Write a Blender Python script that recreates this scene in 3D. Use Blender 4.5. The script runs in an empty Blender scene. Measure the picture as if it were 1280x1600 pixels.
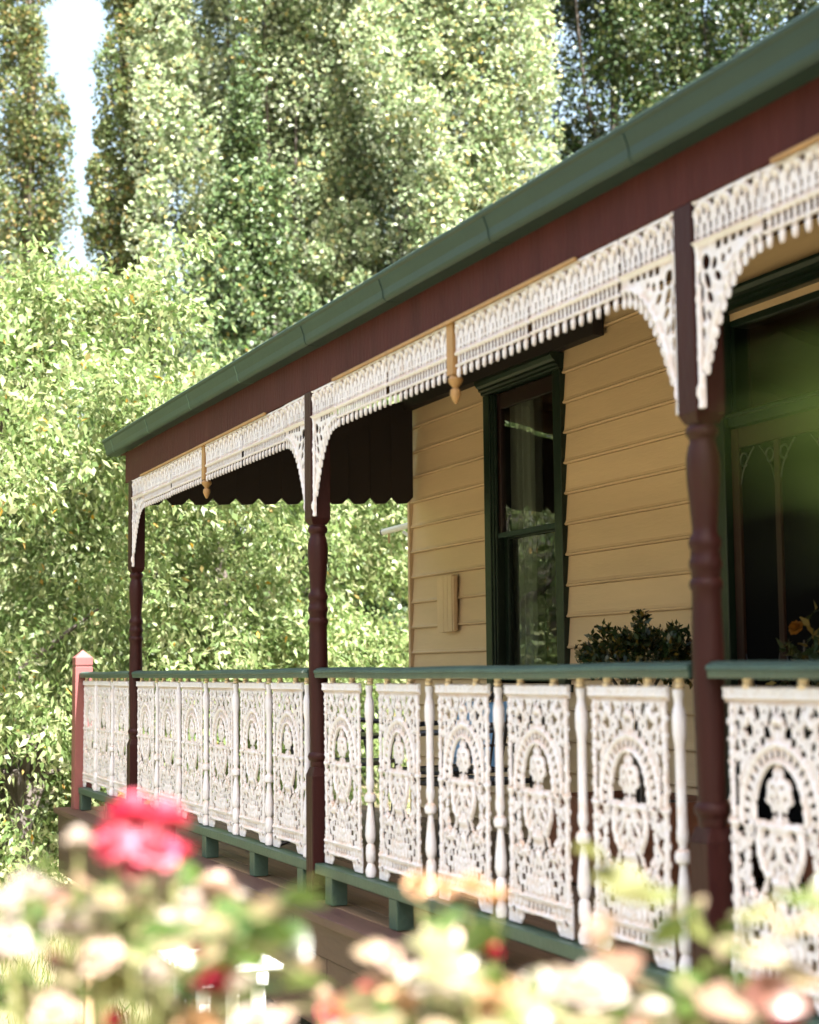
import bpy, bmesh, math, random
import numpy as np
from mathutils import Matrix, Vector
random.seed(7)
rng = np.random.default_rng(11)
sc = bpy.context.scene
col = sc.collection
# ------------------------------------------------------------------ camera
cam = bpy.data.cameras.new('camera')
cam.sensor_fit = 'VERTICAL'
cam.sensor_height = 36.0
cam.sensor_width = 28.8
cam.lens = 58.27
cam.clip_start = 0.05
cam.clip_end = 1500
cam.dof.use_dof = True
cam.dof.focus_distance = 8.8
cam.dof.aperture_fstop = 2.6
cam.dof.aperture_blades = 9
camo = bpy.data.objects.new('camera', cam)
M = Matrix(((0.3753645, 0.0921279, 0.9222873), (0.9268224, -0.0264815, -0.3745651), (-0.0100843, 0.9953949, -0.0953265)))
camo.matrix_world = Matrix.Translation((0, -2.3, 1.5)) @ M.to_4x4()
col.objects.link(camo)
sc.camera = camo
# ------------------------------------------------------------------ sky and sun
SUN_EL, SUN_AZ = math.radians(57), math.radians(6)      # azimuth from +X towards +Y
sd = Vector((math.cos(SUN_EL) * math.cos(SUN_AZ), math.cos(SUN_EL) * math.sin(SUN_AZ), math.sin(SUN_EL)))
w = bpy.data.worlds.new('World')
sc.world = w
w.use_nodes = True
nt = w.node_tree
nt.nodes.clear()
sky = nt.nodes.new('ShaderNodeTexSky')
sky.sky_type = 'NISHITA'
sky.sun_disc = False
sky.sun_elevation = SUN_EL
sky.sun_rotation = math.atan2(sd.x, sd.y)
sky.air_density = 1.7
sky.dust_density = 8.0
sky.ozone_density = 0.7
bg = nt.nodes.new('ShaderNodeBackground')
bg.inputs['Strength'].default_value = 0.085
wo = nt.nodes.new('ShaderNodeOutputWorld')
nt.links.new(sky.outputs[0], bg.inputs['Color'])
nt.links.new(bg.outputs[0], wo.inputs['Surface'])
sl = bpy.data.lights.new('sun', 'SUN')
sl.energy = 5.0
sl.angle = math.radians(0.53)
sl.color = (1.0, 0.975, 0.945)
so = bpy.data.objects.new('sun', sl)
so.rotation_euler = sd.to_track_quat('Z', 'Y').to_euler()
so.location = (5, 5, 20)
col.objects.link(so)
sc.view_settings.view_transform = 'Standard'
sc.view_settings.look = 'None'
sc.view_settings.exposure = 2.72
sc.view_settings.gamma = 1.0
sc.render.engine = 'CYCLES'
cy = sc.cycles
cy.use_denoising = True
cy.max_bounces = 8
cy.diffuse_bounces = 2
cy.glossy_bounces = 4
cy.transmission_bounces = 6
cy.transparent_max_bounces = 8
cy.sample_clamp_indirect = 6.0
cy.use_adaptive_sampling = True
cy.adaptive_threshold = 0.015


# ------------------------------------------------------------------ materials
def mat(name, base, rough=0.5, var=0.15, scale=6.0, bump=0.0, bscale=40.0, spec=0.5, dirt=None, dirt_amt=0.0, metal=0.0, stretch=(1, 1, 1), speck=None, cavity=None, vary=0.0):
    """Procedural paint / timber: noise mottling, optional dust that lies on upward faces, chips and fine relief."""
    m = bpy.data.materials.new(name)
    m.use_nodes = True
    n = m.node_tree.nodes
    L = m.node_tree.links
    b = n['Principled BSDF']
    b.inputs['Roughness'].default_value = rough
    b.inputs['Specular IOR Level'].default_value = spec
    b.inputs['Metallic'].default_value = metal
    tc = n.new('ShaderNodeTexCoord')
    mp = n.new('ShaderNodeMapping')
    mp.inputs['Scale'].default_value = stretch
    L.new(tc.outputs['Object'], mp.inputs['Vector'])
    nz = n.new('ShaderNodeTexNoise')
    nz.inputs['Scale'].default_value = scale
    nz.inputs['Detail'].default_value = 6
    nz.inputs['Roughness'].default_value = 0.65
    L.new(mp.outputs[0], nz.inputs['Vector'])
    cr = n.new('ShaderNodeValToRGB')
    cr.color_ramp.elements[0].position = 0.28
    cr.color_ramp.elements[1].position = 0.72
    lo = [c * (1 - var) for c in base]
    hi = [min(1, c * (1 + var)) for c in base]
    cr.color_ramp.elements[0].color = (*lo, 1)
    cr.color_ramp.elements[1].color = (*hi, 1)
    L.new(nz.outputs['Fac'], cr.inputs['Fac'])
    out = cr.outputs['Color']

    def mix(fac, a, c):
        mx = n.new('ShaderNodeMix')
        mx.data_type = 'RGBA'
        L.new(fac, mx.inputs['Factor'])
        L.new(a, mx.inputs['A'])
        mx.inputs['B'].default_value = (*c, 1)
        return mx.outputs['Result']

    if vary:
        oi = n.new('ShaderNodeObjectInfo')
        mv_ = n.new('ShaderNodeMapRange')
        mv_.inputs['To Min'].default_value = 1 - vary
        mv_.inputs['To Max'].default_value = 1 + vary
        L.new(oi.outputs['Random'], mv_.inputs['Value'])
        hv = n.new('ShaderNodeHueSaturation')
        L.new(mv_.outputs[0], hv.inputs['Value'])
        L.new(out, hv.inputs['Color'])
        out = hv.outputs['Color']
        ad = n.new('ShaderNodeVectorMath')            # each piece takes another part of the noise
        ad.operation = 'ADD'
        cb = n.new('ShaderNodeCombineXYZ')
        ml = n.new('ShaderNodeMath')
        ml.operation = 'MULTIPLY'
        ml.inputs[1].default_value = 37.0
        L.new(oi.outputs['Random'], ml.inputs[0])
        for k_ in range(3):
            L.new(ml.outputs[0], cb.inputs[k_])
        L.new(tc.outputs['Object'], ad.inputs[0])
        L.new(cb.outputs[0], ad.inputs[1])
        L.new(ad.outputs[0], mp.inputs['Vector'])
        vec = ad.outputs[0]
    else:
        vec = tc.outputs['Object']
    if dirt:
        ge = n.new('ShaderNodeNewGeometry')
        sp = n.new('ShaderNodeSeparateXYZ')
        L.new(ge.outputs['Normal'], sp.inputs[0])
        n2 = n.new('ShaderNodeTexNoise')
        n2.inputs['Scale'].default_value = 22
        n2.inputs['Detail'].default_value = 5
        L.new(vec, n2.inputs['Vector'])
        ma = n.new('ShaderNodeMath')
        ma.operation = 'MULTIPLY_ADD'
        L.new(sp.outputs['Z'], ma.inputs[0])
        ma.inputs[1].default_value = 0.55
        L.new(n2.outputs['Fac'], ma.inputs[2])
        mr = n.new('ShaderNodeMapRange')
        mr.inputs['From Min'].default_value = 0.55
        mr.inputs['From Max'].default_value = 0.95
        mr.inputs['To Max'].default_value = dirt_amt
        L.new(ma.outputs[0], mr.inputs['Value'])
        out = mix(mr.outputs[0], out, dirt)
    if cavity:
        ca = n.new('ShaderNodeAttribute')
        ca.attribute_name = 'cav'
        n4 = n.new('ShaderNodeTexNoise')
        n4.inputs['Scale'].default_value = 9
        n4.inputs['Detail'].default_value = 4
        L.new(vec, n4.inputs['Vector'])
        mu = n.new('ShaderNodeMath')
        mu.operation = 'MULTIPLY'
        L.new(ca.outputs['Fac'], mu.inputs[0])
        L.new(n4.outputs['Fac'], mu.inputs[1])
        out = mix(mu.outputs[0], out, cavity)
    if speck:
        n3 = n.new('ShaderNodeTexNoise')
        n3.inputs['Scale'].default_value = speck[1]
        n3.inputs['Detail'].default_value = 8
        n3.inputs['Roughness'].default_value = 0.75
        L.new(vec, n3.inputs['Vector'])
        mr = n.new('ShaderNodeMapRange')
        mr.inputs['From Min'].default_value = speck[2]
        mr.inputs['From Max'].default_value = speck[2] + 0.05
        mr.inputs['To Max'].default_value = 0.85
        L.new(n3.outputs['Fac'], mr.inputs['Value'])
        out = mix(mr.outputs[0], out, speck[0])
    L.new(out, b.inputs['Base Color'])
    if bump:
        nb = n.new('ShaderNodeTexNoise')
        nb.inputs['Scale'].default_value = bscale
        nb.inputs['Detail'].default_value = 5
        L.new(mp.outputs[0], nb.inputs['Vector'])
        bu = n.new('ShaderNodeBump')
        bu.inputs['Strength'].default_value = bump
        bu.inputs['Distance'].default_value = 0.01
        L.new(nb.outputs['Fac'], bu.inputs['Height'])
        L.new(bu.outputs['Normal'], b.inputs['Normal'])
    return m


def leaf_mat(name, cols, back=None, trans=0.35, rough=0.45, spec=0.5, tboost=1.0):
    """Leaf blade: colour from a per-leaf random number, thin and partly translucent, paler underside when given."""
    m = bpy.data.materials.new(name)
    m.use_nodes = True
    n = m.node_tree.nodes
    L = m.node_tree.links
    b = n['Principled BSDF']
    b.inputs['Roughness'].default_value = rough
    b.inputs['Specular IOR Level'].default_value = spec
    at = n.new('ShaderNodeAttribute')
    at.attribute_name = 'rnd'
    oi = n.new('ShaderNodeObjectInfo')
    ad = n.new('ShaderNodeMath')
    ad.operation = 'ADD'
    L.new(at.outputs['Fac'], ad.inputs[0])
    L.new(oi.outputs['Random'], ad.inputs[1])
    fr = n.new('ShaderNodeMath')
    fr.operation = 'FRACT'
    L.new(ad.outputs[0], fr.inputs[0])
    cr = n.new('ShaderNodeValToRGB')
    els = cr.color_ramp.elements
    while len(els) < len(cols):
        els.new(0.5)
    for e, (p, c) in zip(els, cols):
        e.position = p
        e.color = (*c, 1)
    L.new(fr.outputs[0], cr.inputs['Fac'])
    out = cr.outputs['Color']
    if back:
        ge = n.new('ShaderNodeNewGeometry')
        mx = n.new('ShaderNodeMix')
        mx.data_type = 'RGBA'
        L.new(ge.outputs['Backfacing'], mx.inputs['Factor'])
        L.new(out, mx.inputs['A'])
        mx.inputs['B'].default_value = (*back, 1)
        out = mx.outputs['Result']
    L.new(out, b.inputs['Base Color'])
    tr = n.new('ShaderNodeBsdfTranslucent')
    hs = n.new('ShaderNodeHueSaturation')
    hs.inputs['Saturation'].default_value = 1.1
    hs.inputs['Value'].default_value = tboost
    L.new(cr.outputs['Color'], hs.inputs['Color'])
    L.new(hs.outputs[0], tr.inputs['Color'])
    ms = n.new('ShaderNodeMixShader')
    ms.inputs[0].default_value = trans
    L.new(b.outputs[0], ms.inputs[1])
    L.new(tr.outputs[0], ms.inputs[2])
    L.new(ms.outputs[0], n['Material Output'].inputs['Surface'])
    return m


def glass_mat():
    m = bpy.data.materials.new('window_glass')
    m.use_nodes = True
    n = m.node_tree.nodes
    L = m.node_tree.links
    n.clear()
    o = n.new('ShaderNodeOutputMaterial')
    g = n.new('ShaderNodeBsdfGlossy')
    g.inputs['Roughness'].default_value = 0.012
    t = n.new('ShaderNodeBsdfTransparent')
    t.inputs['Color'].default_value = (0.8, 0.84, 0.82, 1)
    f = n.new('ShaderNodeFresnel')
    f.inputs['IOR'].default_value = 2.0
    tc = n.new('ShaderNodeTexCoord')
    nz = n.new('ShaderNodeTexNoise')
    nz.inputs['Scale'].default_value = 3.0
    nz.inputs['Detail'].default_value = 1.5
    bu = n.new('ShaderNodeBump')
    bu.inputs['Strength'].default_value = 0.12
    bu.inputs['Distance'].default_value = 0.02
    L.new(tc.outputs['Object'], nz.inputs['Vector'])
    L.new(nz.outputs['Fac'], bu.inputs['Height'])
    L.new(bu.outputs['Normal'], g.inputs['Normal'])
    ge = n.new('ShaderNodeNewGeometry')
    sb_ = n.new('ShaderNodeMath')
    sb_.operation = 'SUBTRACT'
    sb_.inputs[0].default_value = 1.0
    L.new(ge.outputs['Backfacing'], sb_.inputs[1])
    mu = n.new('ShaderNodeMath')
    mu.operation = 'MULTIPLY'
    L.new(f.outputs[0], mu.inputs[0])
    L.new(sb_.outputs[0], mu.inputs[1])
    x = n.new('ShaderNodeMixShader')
    L.new(mu.outputs[0], x.inputs[0])
    L.new(t.outputs[0], x.inputs[1])
    L.new(g.outputs[0], x.inputs[2])
    L.new(x.outputs[0], o.inputs['Surface'])
    return m


MAROON = (0.024, 0.006, 0.0062)
M_maroon = mat('maroon_paint', MAROON, 0.5, 0.28, 5, 0.25, 60, spec=0.14, stretch=(1, 1, 0.25), speck=((0.2, 0.12, 0.1), 18, 0.72))
M_beam = mat('maroon_beam_paint', (0.046, 0.0122, 0.0118), 0.6, 0.2, 7, 0.35, 50, spec=0.08, stretch=(1.5, 1, 0.2), speck=((0.05, 0.02, 0.018), 14, 0.72))
M_green = mat('gutter_green_paint', (0.0165, 0.034, 0.031), 0.4, 0.12, 4, 0.05, 30, spec=0.2)
M_rail = mat('dark_green_rail_paint', (0.022, 0.050, 0.043), 0.5, 0.25, 9, 0.3, 60, speck=((0.42, 0.44, 0.42), 9, 0.66))
M_trim = mat('dark_green_trim_paint', (0.0065, 0.016, 0.010), 0.35, 0.2, 8, 0.1, 50, spec=0.35)
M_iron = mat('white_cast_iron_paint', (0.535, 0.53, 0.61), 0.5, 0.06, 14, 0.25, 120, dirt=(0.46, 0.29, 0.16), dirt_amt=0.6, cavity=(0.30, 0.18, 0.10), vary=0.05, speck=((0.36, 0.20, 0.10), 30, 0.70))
M_ochre = mat('ochre_timber_paint', (0.26, 0.145, 0.055), 0.6, 0.18, 12, 0.2, 60)
M_cream = mat('cream_weatherboard_paint', (0.60, 0.42, 0.26), 0.5, 0.07, 2.5, 0.12, 35, stretch=(0.4, 1, 3), speck=((0.42, 0.28, 0.14), 26, 0.72), vary=0.045)
M_deck = mat('weathered_deck_timber', (0.15, 0.09, 0.052), 0.7, 0.3, 5, 0.4, 40, stretch=(0.15, 3, 3), vary=0.2)
M_edge = mat('brown_deck_edge_paint', (0.055, 0.024, 0.019), 0.6, 0.25, 4, 0.3, 40, stretch=(0.3, 2, 2), speck=((0.3, 0.2, 0.16), 16, 0.7))
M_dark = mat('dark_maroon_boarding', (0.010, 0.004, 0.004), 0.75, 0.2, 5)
M_ceil = mat('stained_lining_boards', (0.09, 0.038, 0.012), 0.8, 0.2, 5)
M_zinc = mat('corrugated_iron', (0.32, 0.34, 0.33), 0.4, 0.15, 3, metal=0.4)
M_metal = mat('black_wrought_metal', (0.015, 0.014, 0.018), 0.4, 0.2, 9, 0.1, 60)
M_blue = mat('blue_cotton', (0.16, 0.33, 0.55), 0.9, 0.12, 20, 0.4, 150)
M_brown = mat('stained_timber', (0.17, 0.06, 0.03), 0.5, 0.25, 6, 0.2, 50, stretch=(1, 1, 5))
M_door = mat('brown_door_paint', (0.028, 0.012, 0.008), 0.6, 0.2, 6, spec=0.2)
M_white = mat('white_garden_paint', (0.8, 0.8, 0.78), 0.5, 0.05, 8)
M_curtain = mat('grey_curtain_cloth', (0.26, 0.25, 0.22), 0.9, 0.06, 30)
M_room = mat('dim_room_plaster', (0.10, 0.085, 0.07), 0.9, 0.1, 3)
M_mesh = mat('black_insect_screen', (0.004, 0.004, 0.0045), 0.9, 0.2, 200, spec=0.05)
M_soil = mat('potting_soil', (0.05, 0.035, 0.025), 0.9, 0.3, 30, 0.6, 60)
M_bark = mat('grey_brown_bark', (0.075, 0.062, 0.052), 0.85, 0.35, 8, 0.8, 25, stretch=(2, 2, 0.4))
M_cane = mat('rose_cane', (0.16, 0.17, 0.06), 0.5, 0.3, 20)
M_stake = mat('raw_pine', (0.5, 0.36, 0.2), 0.7, 0.2, 10)
M_glass = glass_mat()
M_wick = mat('outer_wall_stumps', (0.12, 0.07, 0.05), 0.8)

G1, G2, G3 = (0.055, 0.10, 0.022), (0.10, 0.16, 0.035), (0.16, 0.21, 0.06)
L_lime = leaf_mat('lime_leaf', [(0.0, (0.075, 0.125, 0.036)), (0.4, (0.14, 0.195, 0.07)), (0.8, (0.23, 0.27, 0.125)), (0.985, (0.28, 0.29, 0.16)), (0.997, (0.35, 0.2, 0.03))], None, 0.40, 0.45, 0.4, 1.4)
L_poplar = leaf_mat('white_poplar_leaf', [(0.0, (0.085, 0.14, 0.055)), (0.4, (0.17, 0.225, 0.115)), (0.85, (0.30, 0.345, 0.21)), (0.99, (0.32, 0.26, 0.09))], (0.38, 0.42, 0.32), 0.36, 0.5, 0.4, 1.45)
L_poplar2 = leaf_mat('lombardy_poplar_leaf', [(0.0, (0.06, 0.095, 0.033)), (0.5, (0.10, 0.135, 0.048)), (0.8, (0.17, 0.18, 0.07)), (0.975, (0.24, 0.16, 0.055))], (0.10, 0.12, 0.06), 0.32, 0.5, 0.35, 1.2)
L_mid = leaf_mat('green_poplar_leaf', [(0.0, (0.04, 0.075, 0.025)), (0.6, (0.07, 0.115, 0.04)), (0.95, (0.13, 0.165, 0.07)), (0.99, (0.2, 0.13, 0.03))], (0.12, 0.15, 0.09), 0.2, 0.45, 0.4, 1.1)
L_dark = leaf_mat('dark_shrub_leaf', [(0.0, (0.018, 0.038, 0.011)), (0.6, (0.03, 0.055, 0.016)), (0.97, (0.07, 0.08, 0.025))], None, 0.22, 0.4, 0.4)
L_rose = leaf_mat('rose_leaf', [(0.0, (0.03, 0.06, 0.012)), (0.28, (0.06, 0.095, 0.02)), (0.42, (0.12, 0.13, 0.045)), (0.65, (0.23, 0.215, 0.12)), (0.90, (0.28, 0.215, 0.14)), (1.0, (0.13, 0.035, 0.03))], None, 0.4, 0.32, 0.6, 1.2)
L_topi = leaf_mat('potted_shrub_leaf', [(0.0, (0.010, 0.024, 0.007)), (0.7, (0.02, 0.04, 0.011)), (0.97, (0.16, 0.11, 0.02))], None, 0.2, 0.35, 0.5)
L_fresh = leaf_mat('fresh_green_leaf', [(0.0, (0.034, 0.060, 0.013)), (1.0, (0.033, 0.054, 0.013))], None, 0.35, 0.5, 0.3, 1.0)


def petal_mat(name, a, c):
    return leaf_mat(name, [(0.0, a), (1.0, c)], None, 0.3, 0.6, 0.2, 1.1)


P_pink = petal_mat('pink_petal', (0.52, 0.05, 0.10), (0.66, 0.2, 0.25))
P_red = petal_mat('red_petal', (0.34, 0.010, 0.035), (0.45, 0.03, 0.07))
P_white = petal_mat('white_petal', (0.50, 0.43, 0.38), (0.58, 0.51, 0.45))
P_blush = petal_mat('blush_petal', (0.56, 0.40, 0.33), (0.62, 0.50, 0.40))
P_orange = petal_mat('orange_petal', (0.22, 0.08, 0.01), (0.26, 0.11, 0.014))
P_peach = petal_mat('peach_petal', (0.48, 0.29, 0.16), (0.54, 0.37, 0.22))


# ------------------------------------------------------------------ helpers
def T(name, label, cat, loc=(0, 0, 0), group=None):
    o = bpy.data.objects.new(name, None)
    o.empty_display_size = 0.1
    o.location = loc
    col.objects.link(o)
    tag(o, label, cat, group)
    return o


def tag(o, label=None, cat=None, group=None, kind=None):
    if label:
        o['label'] = label
    if cat:
        o['category'] = cat
    if group:
        o['group'] = group
    if kind:
        o['kind'] = kind
    return o


def wloc(o):
    v = Vector((0, 0, 0))
    while o is not None:
        v += Vector(o.location)
        o = o.parent
    return v


def link(name, me, parent=None, loc=None):
    """loc is in world space"""
    o = bpy.data.objects.new(name, me)
    col.objects.link(o)
    base = wloc(parent) if parent else Vector((0, 0, 0))
    if parent:
        o.parent = parent
    o.location = (Vector(loc) - base) if loc is not None else Vector((0, 0, 0))
    return o


class MB:
    def __init__(s):
        s.v = []
        s.f = []

    def add(s, vs, fs):
        k = len(s.v)
        s.v += [tuple(v) for v in vs]
        s.f += [tuple(i + k for i in f) for f in fs]
        return s

    def box(s, x0, x1, y0, y1, z0, z1):
        return s.add([(x0, y0, z0), (x1, y0, z0), (x1, y1, z0), (x0, y1, z0), (x0, y0, z1), (x1, y0, z1), (x1, y1, z1), (x0, y1, z1)],
                     [(3, 2, 1, 0), (4, 5, 6, 7), (0, 1, 5, 4), (1, 2, 6, 5), (2, 3, 7, 6), (3, 0, 4, 7)])

    def prism(s, poly, axis, a, b):
        """poly: 2D points; axis 'x': (y,z) extruded along x; 'y': (x,z); 'z': (x,y)"""
        n = len(poly)
        f = {'x': lambda p, t: (t, p[0], p[1]), 'y': lambda p, t: (p[0], t, p[1]), 'z': lambda p, t: (p[0], p[1], t)}[axis]
        vs = [f(p, a) for p in poly] + [f(p, b) for p in poly]
        fs = [tuple(range(n - 1, -1, -1)), tuple(range(n, 2 * n))] + [(i, (i + 1) % n, n + (i + 1) % n, n + i) for i in range(n)]
        return s.add(vs, fs)

    def lathe(s, c, prof, n=20):
        """prof: (radius, z) from bottom to top, around vertical axis through c=(x,y)"""
        vs = []
        for r, z in prof:
            for i in range(n):
                a = 2 * math.pi * i / n
                vs.append((c[0] + r * math.cos(a), c[1] + r * math.sin(a), z))
        fs = []
        for k in range(len(prof) - 1):
            for i in range(n):
                j = (i + 1) % n
                fs.append((k * n + i, k * n + j, (k + 1) * n + j, (k + 1) * n + i))
        fs.append(tuple(range(n - 1, -1, -1)))
        m = (len(prof) - 1) * n
        fs.append(tuple(range(m, m + n)))
        return s.add(vs, fs)

    def tube(s, pts, rad, n=8):
        pts = [Vector(p) for p in pts]
        if not hasattr(rad, '__len__'):
            rad = [rad] * len(pts)
        vs = []
        ref = None
        for k, p in enumerate(pts):
            t = (pts[min(k + 1, len(pts) - 1)] - pts[max(k - 1, 0)]).normalized()
            if ref is None:
                ref = Vector((0, 0, 1)) if abs(t.z) < 0.9 else Vector((1, 0, 0))
            a = t.cross(ref).normalized()
            b2 = t.cross(a).normalized()
            ref = a.cross(t).normalized()
            for i in range(n):
                q = 2 * math.pi * i / n
                vs.append(p + (a * math.cos(q) + b2 * math.sin(q)) * rad[k])
        fs = []
        for k in range(len(pts) - 1):
            for i in range(n):
                j = (i + 1) % n
                fs.append((k * n + i, (k + 1) * n + i, (k + 1) * n + j, k * n + j))
        m = (len(pts) - 1) * n
        fs.append(tuple(range(n)))
        fs.append(tuple(range(m + n - 1, m - 1, -1)))
        return s.add(vs, fs)

    def mesh(s, name, m, off=(0, 0, 0), smooth=False, bevel=0.0):
        me = bpy.data.meshes.new(name)
        o = Vector(off)
        me.from_pydata([tuple(Vector(v) - o) for v in s.v], [], s.f)
        if bevel:
            bm = bmesh.new()
            bm.from_mesh(me)
            bmesh.ops.recalc_face_normals(bm, faces=bm.faces)
            es = [e for e in bm.edges if len(e.link_faces) == 2 and e.calc_face_angle(0) > 0.6]
            bmesh.ops.bevel(bm, geom=es, offset=bevel, segments=2, affect='EDGES', profile=0.6, clamp_overlap=True)
            bm.to_mesh(me)
            bm.free()
        else:
            bm = bmesh.new()
            bm.from_mesh(me)
            bmesh.ops.recalc_face_normals(bm, faces=bm.faces)
            bm.to_mesh(me)
            bm.free()
        if m:
            me.materials.append(m)
        if smooth:
            me.shade_smooth()
            me.set_sharp_from_angle(angle=math.radians(35))
        me.update()
        return me

    def build(s, name, m, parent=None, smooth=False, bevel=0.0, loc=None):
        """vertices are in world space; object origin at loc (or the parent's place)"""
        base = Vector(loc) if loc is not None else (wloc(parent) if parent else Vector((0, 0, 0)))
        me = s.mesh(name, m, base, smooth, bevel)
        return link(name, me, parent, base)


def piece(name, x0, x1, y0, y1, z0, z1, m, parent, bevel=0.0, kind=None):
    o = MB().box(x0, x1, y0, y1, z0, z1).build(name, m, parent, bevel=bevel, loc=((x0 + x1) / 2, (y0 + y1) / 2, z0))
    if kind:
        o['kind'] = kind
    return o


def np_mesh(name, V, F, m, rnd=None, smooth=False):
    """V (n,3), F (k,4) quads"""
    me = bpy.data.meshes.new(name)
    me.vertices.add(len(V))
    me.vertices.foreach_set('co', np.asarray(V, np.float32).ravel())
    k, q = F.shape
    me.loops.add(k * q)
    me.loops.foreach_set('vertex_index', F.astype(np.int32).ravel())
    me.polygons.add(k)
    me.polygons.foreach_set('loop_start', np.arange(0, k * q, q, dtype=np.int32))
    me.polygons.foreach_set('loop_total', np.full(k, q, np.int32))
    me.materials.append(m)
    if rnd is not None:
        a = me.attributes.new('rnd', 'FLOAT', 'FACE')
        a.data.foreach_set('value', np.asarray(rnd, np.float32))
    me.update(calc_edges=True)
    me.validate()
    if smooth:
        me.shade_smooth()
    return me


# ------------------------------------------------------------------ relief panels in cast iron
def relief(name, m, x0, x1, y0, y1, step, sdf, hgt, thick):
    """A pierced casting standing in the XZ plane (local x, z=y; front towards -Y). sdf < 0 is iron."""
    nx, ny = int(round((x1 - x0) / step)), int(round((y1 - y0) / step))
    xs, ys = np.linspace(x0, x1, nx + 1), np.linspace(y0, y1, ny + 1)
    X, Yy = np.meshgrid(xs, ys, indexing='ij')
    D = sdf(X, Yy)
    cx, cyy = np.meshgrid((xs[1:] + xs[:-1]) / 2, (ys[1:] + ys[:-1]) / 2, indexing='ij')
    inside = sdf(cx, cyy) < 0
    pad = np.zeros((nx + 2, ny + 2), bool)
    pad[1:-1, 1:-1] = inside
    cnt = pad[:-1, :-1].astype(int) + pad[1:, :-1] + pad[:-1, 1:] + pad[1:, 1:]
    bnd = (cnt > 0) & (cnt < 4)
    e = step * 0.2
    gx = (sdf(X + e, Yy) - sdf(X - e, Yy)) / (2 * e)
    gy = (sdf(X, Yy + e) - sdf(X, Yy - e)) / (2 * e)
    gl = np.sqrt(gx * gx + gy * gy) + 1e-6
    mv = np.clip(-D / gl, -step * 0.62, step * 0.62)
    PX = X + np.where(bnd, gx / gl * mv, 0)
    PY = Yy + np.where(bnd, gy / gl * mv, 0)
    PX = np.clip(PX, x0, x1)
    PY = np.clip(PY, y0, y1)
    H = hgt(PX, PY)
    H = np.where(bnd, H * 0.55, H)
    used = cnt > 0
    idx = -np.ones(used.shape, int)
    idx[used] = np.arange(used.sum())
    nv = int(used.sum())
    front = np.stack([PX[used], -(thick / 2 + H[used]), PY[used]], 1)
    back = np.stack([PX[used], np.full(nv, thick / 2), PY[used]], 1)
    I, J = np.nonzero(inside)
    a, b, c, d = idx[I, J], idx[I + 1, J], idx[I + 1, J + 1], idx[I, J + 1]
    F = [np.stack([a, b, c, d], 1), np.stack([d, c, b, a], 1) + nv]
    for di, dj, p, q in ((-1, 0, (0, 0), (0, 1)), (1, 0, (1, 1), (1, 0)), (0, -1, (1, 0), (0, 0)), (0, 1, (0, 1), (1, 1))):
        nb = pad[I + 1 + di, J + 1 + dj]
        k = ~nb
        u, v = idx[I[k] + p[0], J[k] + p[1]], idx[I[k] + q[0], J[k] + q[1]]
        F.append(np.stack([u, v, v + nv, u + nv], 1))
    me = np_mesh(name, np.concatenate([front, back]), np.concatenate(F), m)
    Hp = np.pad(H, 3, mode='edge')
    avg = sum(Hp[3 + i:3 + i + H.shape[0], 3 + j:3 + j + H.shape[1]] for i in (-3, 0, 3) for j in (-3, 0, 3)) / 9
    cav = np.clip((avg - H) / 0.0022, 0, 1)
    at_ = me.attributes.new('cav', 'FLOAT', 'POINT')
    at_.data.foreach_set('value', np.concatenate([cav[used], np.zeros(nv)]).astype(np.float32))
    bm = bmesh.new()
    bm.from_mesh(me)
    bmesh.ops.recalc_face_normals(bm, faces=bm.faces)
    bm.to_mesh(me)
    bm.free()
    me.shade_smooth()
    me.set_sharp_from_angle(angle=math.radians(50))
    return me


def ell(x, y, cx_, cy_, rx, ry, ang=0.0):
    c, s = math.cos(ang), math.sin(ang)
    dx, dy = x - cx_, y - cy_
    u, v = c * dx + s * dy, -s * dx + c * dy
    return (np.sqrt((u / rx) ** 2 + (v / ry) ** 2) - 1) * min(rx, ry)


def rect(x, y, cx_, cy_, rx, ry, ang=0.0):
    c, s = math.cos(ang), math.sin(ang)
    dx, dy = x - cx_, y - cy_
    u, v = np.abs(c * dx + s * dy) - rx, np.abs(-s * dx + c * dy) - ry
    return np.maximum(u, v)


def seg(x, y, ax, ay, bx, by, r):
    px, py = x - ax, y - ay
    dx, dy = bx - ax, by - ay
    h = np.clip((px * dx + py * dy) / (dx * dx + dy * dy), 0, 1)
    return np.sqrt((px - dx * h) ** 2 + (py - dy * h) ** 2) - r


def vnoise(x, y, f, seed):
    r = np.random.default_rng(seed)
    o = np.zeros_like(x)
    for k in range(5):
        a, ph = r.uniform(0, 6.28, 2)
        ff = f * r.uniform(0.7, 1.5)
        o = o + np.sin(ff * (x * math.cos(a) + y * math.sin(a)) + ph)
    return o / 5


PH, PW = 0.745, 0.22        # panel height, half width


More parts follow.
